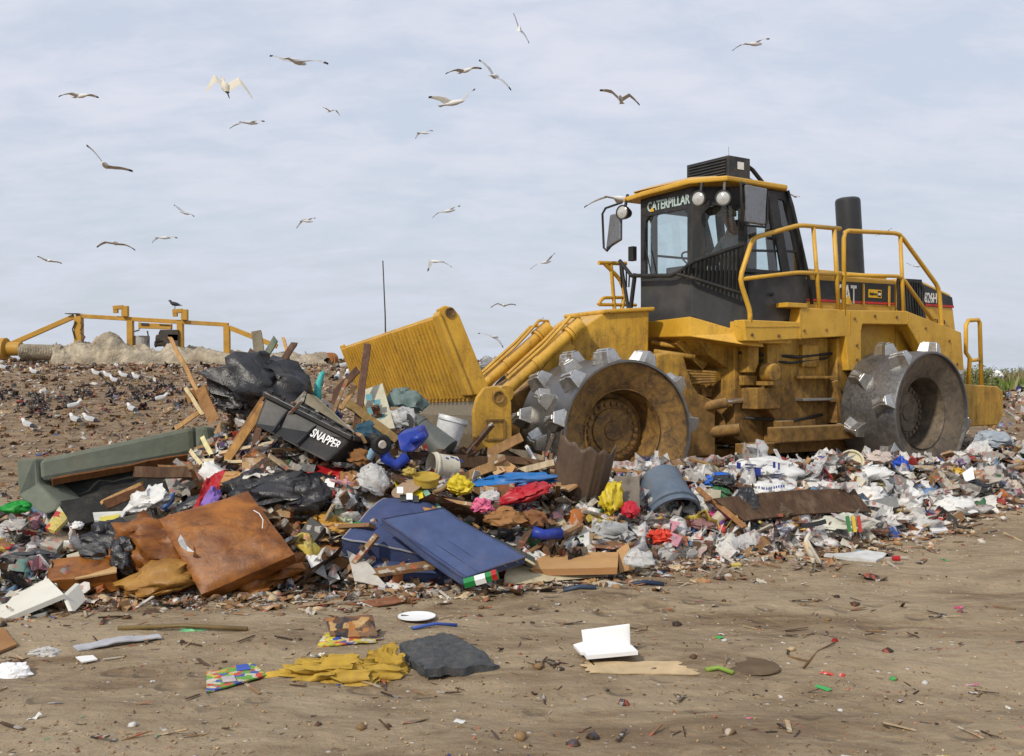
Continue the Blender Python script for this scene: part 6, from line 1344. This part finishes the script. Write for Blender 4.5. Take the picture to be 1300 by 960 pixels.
bag('plastic_cup', (745,741), 14, 10, cm((190,150,100), .5), 'small brown cup by the slate blue strips', 'cup', seed=102, dy=0)
bag('plastic_bag', (775,744), 40, 9, CLR, 'clump of clear film between the two slate blue strips', 'plastic film', seed=103, dy=0)
bag('jar', (402,741), 14, 14, cm((110,150,110), .3), 'small green glass jar before the armchair', 'jar', seed=104, dy=0, crease=.05)
flat('magazine', [(440,768),(500,760),(535,763),(480,772)], WOOD((140,90,60)), 'reddish brown flat veneer piece on the dirt', 'veneer')
# ------------------------------------------------------------------ small refuse nobody could count
LIT = vcol('small refuse', .6, .3, .5, True); FLM = vcol('plastic film refuse', .35, .5, .5, True, .8); lr = np.random.default_rng(4)
def ico(n):
    bm = bmesh.new(); bmesh.ops.create_icosphere(bm, subdivisions=n, radius=1); v = np.array([tuple(x.co) for x in bm.verts]); f = [tuple(q.index for q in p.verts) for p in bm.faces]; bm.free(); return v, f
I1, I2 = ico(1), ico(2)
def crumple(base, s, seed, squash=.5):
    v, f = base; out = []
    for p in v:
        p = Vector(p); n = abs(noise.noise(p*1.6+Vector((seed, 0, 0))))*2+abs(noise.noise(p*3.5+Vector((0, seed, 0))))*1.2
        q = p*(1.25-s*n); out.append((q.x, q.y, q.z*squash))
    return np.array(out), f
def sheet(seed, n=5, a=.42):
    v = []; 
    for i in range(n+1):
        for j in range(n+1):
            x, y = i/n*2-1, j/n*2-1; k_ = 1+.38*noise.noise(Vector((x*2.1+seed, y*2.1, 5))); x, y = x*k_+.12*noise.noise(Vector((y*4, seed, 1))), y*k_+.12*noise.noise(Vector((x*4, seed, 2))); v.append((x, y*.75, a*noise.noise(Vector((x*1.3+seed, y*1.3, 0)))*2+.25*abs(noise.noise(Vector((x*3, y*3, seed))))))
    w = n+1; return np.array(v), [(i*w+j, (i+1)*w+j, (i+1)*w+j+1, i*w+j+1) for i in range(n) for j in range(n)]
def cyl(r1, r2, h, n=9):
    v = [(-h, 0, 0)]+[(-h, r1*math.cos(2*math.pi*i/n), r1*math.sin(2*math.pi*i/n)) for i in range(n)]+[(h, r2*math.cos(2*math.pi*i/n), r2*math.sin(2*math.pi*i/n)) for i in range(n)]+[(h, 0, 0)]
    return np.array(v), [(0, 1+(i+1)%n, 1+i) for i in range(n)]+[(1+i, 1+(i+1)%n, 1+n+(i+1)%n, 1+n+i) for i in range(n)]+[(1+2*n, 1+n+i, 1+n+(i+1)%n) for i in range(n)]
def boxt(a, b, c):
    v = np.array([(x*a, y*b, z*c) for z in (-1, 1) for x, y in ((-1,-1),(1,-1),(1,1),(-1,1))]); return v, [(3,2,1,0),(4,5,6,7),(0,1,5,4),(1,2,6,5),(2,3,7,6),(3,0,4,7)]
TPL = {'bag': [crumple(I2, .55, s*3.1) for s in range(14)], 'sheet': [sheet(s*2.3) for s in range(12)], 'card': [sheet(s*1.7+40, 2, .12) for s in range(6)],
       'box': [boxt(1, .7, .4), boxt(1, .6, .6), boxt(.8, .8, .15)], 'tube': [cyl(.35, .35, 1), cyl(.28, .4, .5), cyl(.2, .38, .9)], 'strip': [boxt(1, .10, .04), boxt(1, .06, .05), boxt(1, .16, .03)], 'chip': [crumple(I1, .5, s*5.3, .6) for s in range(8)]}
PAL = [((232,230,226),28),((202,194,178),13),((168,165,158),10),((190,155,112),9),((146,112,76),11),((98,74,54),11),((40,39,40),10),((70,70,70),6),((52,84,150),2.0),((110,150,185),2.2),((178,58,56),2.6),((205,125,66),1.6),((210,188,90),2.6),((66,128,82),1.3),((205,145,160),1.5),((112,88,130),.7),((120,160,152),1.0)]
def scatter(name, n, pos, size, kinds, pal, label, lift=.2, seed=1, flat_=False, kmul=.85, m_=None):
    rg = random.Random(seed); V_ = []; F_ = []; C_ = []; o = 0
    cols, wts = zip(*pal); kk, kw = zip(*kinds)
    for _ in range(n):
        p = pos(rg)
        if p is None: continue
        x, y, z = p
        if 8.3 < y < 9.75 and -.475 < x/y < -.335 and rg.random() < .93 and x/y > -.47+.0*y: continue
        kd = rg.choices(kk, kw)[0]; v, f = rg.choice(TPL[kd]); s = size(rg, y)*(1.5 if kd == 'strip' else (.75 if kd in ('tube', 'chip') else 1))
        e_ = Euler((rg.gauss(0, .18 if flat_ else .6), rg.gauss(0, .18 if flat_ else .6), rg.uniform(0, 6.28))).to_matrix()
        st_ = np.array((rg.uniform(.8, 1.5), rg.uniform(.5, 1.1), rg.uniform(.45, 1.1) if kd == 'bag' else 1.0)) if kd in ('bag', 'sheet', 'card') else 1.0
        vv = (v*s*st_) @ np.array(e_).T
        vv[:, 2] += z+s*lift; vv[:, 0] += x; vv[:, 1] += y
        c = rg.choices(cols, wts)[0]; c = alb(c, kmul*rg.uniform(.7, 1.05))
        V_.append(vv); F_ += [tuple(i+o for i in q) for q in f]; C_.append(np.tile(np.array((*c, 1.0), dtype=np.float32), (len(v), 1))); o += len(v)
    V_ = np.concatenate(V_); me = bpy.data.meshes.new(name); me.from_pydata([tuple(q) for q in V_.tolist()], [], F_)
    ca = me.color_attributes.new('Col', 'FLOAT_COLOR', 'POINT'); ca.data.foreach_set('color', np.concatenate(C_).ravel()); me.materials.append(m_ or LIT)
    me.polygons.foreach_set('use_smooth', [len(p) == 3 for p in F_]); me.update()
    ob = bpy.data.objects.new(name, me); COL.objects.link(ob); ob['kind'] = 'stuff'; ob['label'] = label; return ob
def heap_pos(u0, u1, over=.5):
    def f(rg):
        u = rg.uniform(u0, u1); a, c = lin(FRONT, u), lin(CREST, u); y = a-.15+(c+over-a+.15)*rg.random(); return (u*y, y, H(u*y, y))
    return f
ALLK = [('bag',2.2),('sheet',6),('card',3.2),('box',1.1),('tube',1.2),('strip',2.4),('chip',.8)]
SZ = lambda a, b, e=2.2: (lambda rg, y: a+(b-a)*rg.random()**e)
scatter('small_litter', 6500, heap_pos(-.60, .10), SZ(.016, .15, 2.8), ALLK, [(c, w*(.55 if i < 2 else 1.15)) for i, (c, w) in enumerate(PAL)], 'loose small refuse covering the left and middle of the heap', seed=2)
PALR = [(c, w*(1.5 if i < 2 or i > 7 else .8)) for i, (c, w) in enumerate(PAL)]
scatter('small_litter', 6500, heap_pos(.06, .62, .9), SZ(.016, .15, 2.8), ALLK, PALR, 'loose pale small refuse piled along the front of the compactor', seed=3)
WF = [((240,240,238),14),((205,203,198),5),((190,195,200),3),((200,175,170),1.5),((60,60,62),2)]
scatter('film_scraps', 700, heap_pos(.10, .62, .9), lambda rg, y: .05+.16*rg.random()**2, [('bag',2),('sheet',5)], WF, 'scraps of clear and white film over the right litter', seed=21, m_=FLM)
scatter('film_scraps', 420, heap_pos(-.60, .08), lambda rg, y: .04+.10*rg.random()**1.8, [('bag',4),('sheet',3)], WF, 'scraps of clear and white film over the left of the heap', seed=22, m_=FLM)
TOY = [((230,100,35),5),((205,40,40),4),((110,60,140),2),((230,200,60),3),((40,140,70),2),((225,120,160),2),((60,90,180),3),((90,60,45),3),((200,200,195),4)]
def toy_pos(rg):
    p = spot(rg.gauss(835, 48), rg.uniform(662, 712)); return tuple(p)
scatter('small_toys', 420, toy_pos, SZ(.015, .05), [('tube',3),('chip',4),('box',2)], TOY, 'spill of small bright plastic toys left of the rocks', seed=4)
BRN = [((132,100,68),12),((108,80,54),10),((72,56,42),6),((160,125,85),9),((196,170,130),5),((46,44,42),3),((215,213,205),6),((190,188,180),3),((50,95,160),.5),((190,60,50),.5),((225,195,70),.4)]
def slope(rg):
    u = rg.uniform(-.56, .02); y = 10.5+17*rg.random()**.8; return (u*y, y, H(u*y, y))
scatter('slope_litter', 11000, slope, lambda rg, y: (.012+.055*rg.random()**3)*(.7+y/30), [('sheet',3),('card',3),('strip',3),('chip',5),('bag',1.5)], BRN, 'brown and pale shreds strewn over the slope at the left', seed=5, lift=.1)
def dark(rg):
    px = rg.uniform(-10, 330); py = rg.gauss(503+8*math.sin(px*.03), 9)
    if noise.noise(Vector((px*.03, py*.10, 4))) < .02: return None
    return tuple(spot(px, py))
scatter('dark_shreds', 1300, dark, lambda rg, y: .03+.07*rg.random()**2, [('sheet',5),('bag',2),('strip',1)], [((36,37,40),8),((58,60,64),5),((90,92,96),2),((80,64,50),3)], 'band of shredded black film across the slope at the left', seed=6, lift=.12)
def right(rg):
    x = rg.uniform(5.5, 30); y = 12.5+26*rg.random(); 
    if x/y < .40 or x/y > .62: return None
    return (x, y, H(x, y))
scatter('far_litter', 6500, right, lambda rg, y: (.03+.12*rg.random()**2.2)*(.6+y/40), ALLK, PAL+BRN, 'rubble and litter on the flat ground behind the compactor at the right', seed=7, lift=.1)
def under(rg):
    x = rg.uniform(.5, 8.5); y = rg.uniform(11.0, 17); return (x, y, H(x, y))
scatter('under_litter', 2600, under, SZ(.02, .09), ALLK, BRN+[((225,225,222),8)], 'trampled litter underneath the compactor', seed=8)
def fore(rg):
    px = rg.uniform(-30, 1330); py = 690+280*rg.random()**1.3; p = spot(px, py)
    if heap_h(p.x, p.y) > .03: return None
    if noise.noise(Vector((p.x*.8, p.y*1.6, 4))) < rg.uniform(-.45, .35): return None
    return tuple(p)
scatter('wood_chips', 4200, fore, lambda rg, y: .003+.012*rg.random()**2.5, [('strip',5),('chip',6),('card',2)], [((120,90,58),8),((84,60,40),6),((180,150,110),7),((210,190,160),4),((60,48,36),4)], 'wood chips and crumbs on the dirt in front', seed=9, flat_=True, lift=.2)
scatter('coloured_crumbs', 260, fore, lambda rg, y: .005+.03*rg.random()**3, [('sheet',3),('card',2),('chip',2),('strip',2)], [((225,225,220),9),((60,170,90),3),((225,110,150),2),((60,90,180),1.5),((210,60,50),2),((225,200,70),1)], 'scattered coloured crumbs of plastic and paper on the dirt', seed=10, flat_=True, lift=.15)
def edge(rg):
    u = rg.uniform(-.56, .6); a = lin(FRONT, u); y = a-.0-abs(rg.gauss(0, .28)); return (u*y, y, H(u*y, y))
scatter('edge_litter', 2600, edge, SZ(.008, .05, 3), ALLK, PAL+BRN, 'thin fringe of trampled litter along the foot of the heap', seed=12, flat_=True, lift=.12)
def clods(rg):
    px = rg.uniform(-30, 1330); py = 700+265*rg.random(); p = spot(px, py); 
    return tuple(p) if heap_h(p.x, p.y) < .03 else None
DM = [((176,146,108),5),((162,132,96),5),((190,162,124),3),((148,120,86),3)]
scatter('dirt_clods', 4200, clods, lambda rg, y: .003+.013*rg.random()**4, [('chip',1)], DM, 'small clods of dirt on the road', seed=11, lift=.25)
def ridge(rg):
    u = rg.uniform(-.52, .12); y = rg.uniform(25, 28.6); return (u*y, y, H(u*y, y))
scatter('ridge_clods', 1800, ridge, lambda rg, y: .03+.12*rg.random()**3, [('chip',5),('sheet',1)], BRN, 'clods along the ridge line', seed=13, lift=.2)
# ------------------------------------------------------------------ middle sized bags, papers and containers, each a thing
ZN = [(-.52,-.42,'on the left foot of the heap'),(-.42,-.30,'between the sofa and the armchair'),(-.22,-.12,'under the black bin and red carton'),(-.10,.02,'around the yellow tin and pails'),(.02,.12,'between the red sack and brown can'),(.16,.26,'around the toys and rocks'),(.26,.36,'behind the feed sack'),(.36,.44,'left of the rear drum foot'),(.44,.56,'at the right edge of the litter')]
CC = [('white',(222,222,218)),('grey',(150,150,148)),('brown',(150,115,80)),('yellow',(212,190,90)),('blue',(62,98,160)),('red',(178,62,58)),('pink',(205,155,162)),('cream',(210,200,176)),('black',(40,40,42)),('green',(70,128,88))]
zr_ = random.Random(77)
for zi, (u0, u1, where) in enumerate(ZN):
    used_ = set()
    for k in range(11):
        for _try in range(20):
            cn, cc = zr_.choices(CC, [8,4,5,1.6,1.3,1.4,1.3,5,3,1])[0]; kd = zr_.choice(['bag','paper','cup','carton','bottle'])
            if (cn, kd) not in used_: used_.add((cn, kd)); break
        u = zr_.uniform(u0, u1); a, c = lin(FRONT, u), lin(CREST, u); y = a+(c-a)*zr_.uniform(.08, .95); p = Vector((u*y, y, H(u*y, y)+.03)); s = zr_.uniform(.10, .17 if u0 < 0 else .23)
        mb = MB(); R3 = Euler((zr_.gauss(0, .5), zr_.gauss(0, .5), zr_.uniform(0, 6.28))).to_matrix(); m_ = cm(cc, .5)
        if kd == 'bag':
            mb.add(*blob_pts(p+Vector((0,0,.02)), (R3 @ Vector((s,0,0)), R3 @ Vector((0,s*.7,0)), R3 @ Vector((0,0,s*.45))), 20, 12, .5, zr_.random()*90)); o = mb.build('plastic_bag', [m_], smooth=True, auto=75)
        elif kd == 'paper':
            sd_ = zr_.random()*9; mb.grid(lambda a_, b_: p+R3 @ Vector(((a_-.5)*2*s, (b_-.5)*1.5*s, .05*noise.noise(Vector((a_*3, b_*3, sd_)))*2)), 10, 8); o = mb.build('paper_sheet', [m_], smooth=True, solid=.003)
        elif kd == 'cup':
            mb.lathe(p, R3 @ Vector((1,0,.2)), [(0,0),(0,s*.25),(s*.8,s*.36),(s*.83,s*.36),(s*.78,s*.33),(s*.05,s*.22),(s*.05,0)], 18); o = mb.build('plastic_cup', [m_], smooth=True, auto=35)
        elif kd == 'carton':
            mb.box(p, (s*1.5, s, s*.5), R3); mb.box(p+R3 @ Vector((s*.2, s*.62, s*.27)), (s*1.0, s*.28, .004), R3); o = mb.build('carton', [m_], bevel=.004)
        else:
            mb.lathe(p, R3 @ Vector((1,0,.1)), [(0,0),(0,s*.26),(s*.9,s*.28),(s*1.15,s*.1),(s*1.3,s*.1),(s*1.3,0)], 16); o = mb.build('bottle', [m_], smooth=True, auto=40)
        nm = {'bag':'plastic bag','paper':'sheet of paper','cup':'cup','carton':'small carton','bottle':'bottle'}[kd]
        tag(o, f'{cn} {"crumpled " if kd in ("bag","paper") else ""}{nm} {where}', nm if kd != 'paper' else 'paper', 'loose refuse pieces')

WD = [((178,140,96),6),((140,104,68),6),((100,74,52),5),((208,184,146),4),((72,54,42),3),((150,140,124),2)]
scatter('splintered_wood', 260, heap_pos(-.36, .06), lambda rg, y: .07+.22*rg.random()**1.7, [('strip',5),('card',1)], WD, 'splintered laths and scraps of wood through the heap', seed=31, lift=.25)
scatter('splintered_wood', 190, heap_pos(.08, .6, .3), lambda rg, y: .06+.22*rg.random()**1.8, [('strip',5),('card',2)], WD, 'splintered laths and cardboard scraps through the right litter', seed=32, lift=.2, flat_=True)
def front_band(rg):
    u = rg.uniform(-.5, .6); a = lin(FRONT, u); y = a-.1-abs(rg.gauss(0, .55 if u > .1 else .3)); return (u*y, y, H(u*y, y))
scatter('wood_shreds', 2600, front_band, lambda rg, y: .012+.07*rg.random()**3, [('strip',5),('card',2),('sheet',2),('chip',3)], WD+[((214,206,190),4)], 'brown wood shreds and paper trodden into the dirt along the litter front', seed=33, flat_=True, lift=.12)
def streak(rg):
    px = rg.uniform(-30, 1330); py = rg.choice([772, 790, 812, 838, 880, 930])+rg.gauss(0, 5)+8*math.sin(px*.01); p = spot(px, py)
    return tuple(p) if heap_h(p.x, p.y) < .03 and noise.noise(Vector((px*.012, py*.2, 3))) > .0 else None
scatter('twigs', 900, streak, lambda rg, y: .01+.045*rg.random()**2.4, [('strip',6),('chip',2)], [((84,62,42),6),((58,44,34),5),((150,118,80),4),((190,166,130),2)], 'dark twigs and bark pressed into the road in rows', seed=34, flat_=True, lift=.15)

FLAT = [((1010,648),60,26,(226,224,216),'large creased white paper sheet above the feed sack'),((1132,612),58,26,(232,232,228),'white film sheet spread out left of the rear drum'),((862,640),52,22,(186,150,108),'tan cardboard flap left of the upright black bag'),((1180,606),46,22,(206,182,140),'buff cardboard flap at the foot of the rear drum'),((905,690),56,20,(222,220,210),'pale paper sheet behind the egret on its left'),((1095,632),50,24,(238,236,232),'bright white bag skin right of the printed carton'),((1060,640),44,18,(176,132,88),'brown cardboard strip above the coloured feed sack'),((1238,640),54,22,(226,222,214),'wide white sheet near the right end of the litter'),((1165,626),46,20,(120,150,190),'pale blue film sheet among the white litter'),((880,628),40,20,(232,228,220),'white packaging sheet over the toy heap'),((1275,622),50,24,(214,196,176),'beige sheet at the right edge above the dark board'),((940,700),70,12,(150,118,84),'flat brown board scrap left of the egret legs'),((655,690),40,16,(212,206,196),'white sheet behind the brown paper sack'),((590,640),38,16,(200,170,130),'tan carton flap behind the flat blue mattress'),((330,600),40,16,(220,216,206),'pale sheet under the striped red packaging'),((60,700),60,18,(222,220,214),'white film sheet behind the grey crate'),((110,640),40,14,(206,200,188),'pale paper in front of the sofa arm')]
for i, (p, w_, h_, c_, lb) in enumerate(FLAT):
    x, y = p; a_ = zr_.uniform(-.25, .25); dx, dy = w_/2, h_/2; Y0 = spot(x, y).y-.16
    q_ = [(x-dx, y-dy+a_*dx*.4, Y0+.16), (x+dx, y-dy-a_*dx*.4, Y0+.18), (x+dx*.9, y+dy-a_*dx*.4, Y0), (x-dx*.95, y+dy+a_*dx*.4, Y0-.02)]
    panel('cardboard' if 'card' in lb or 'carton' in lb or 'board' in lb else 'sheet', q_, .006, cm(c_, .6 if 'film' not in lb else .35, .25), lb, 'cardboard' if 'card' in lb or 'carton' in lb or 'board' in lb else 'sheet', amp=.06, fr=4, edge=2.4, seed=i+20)
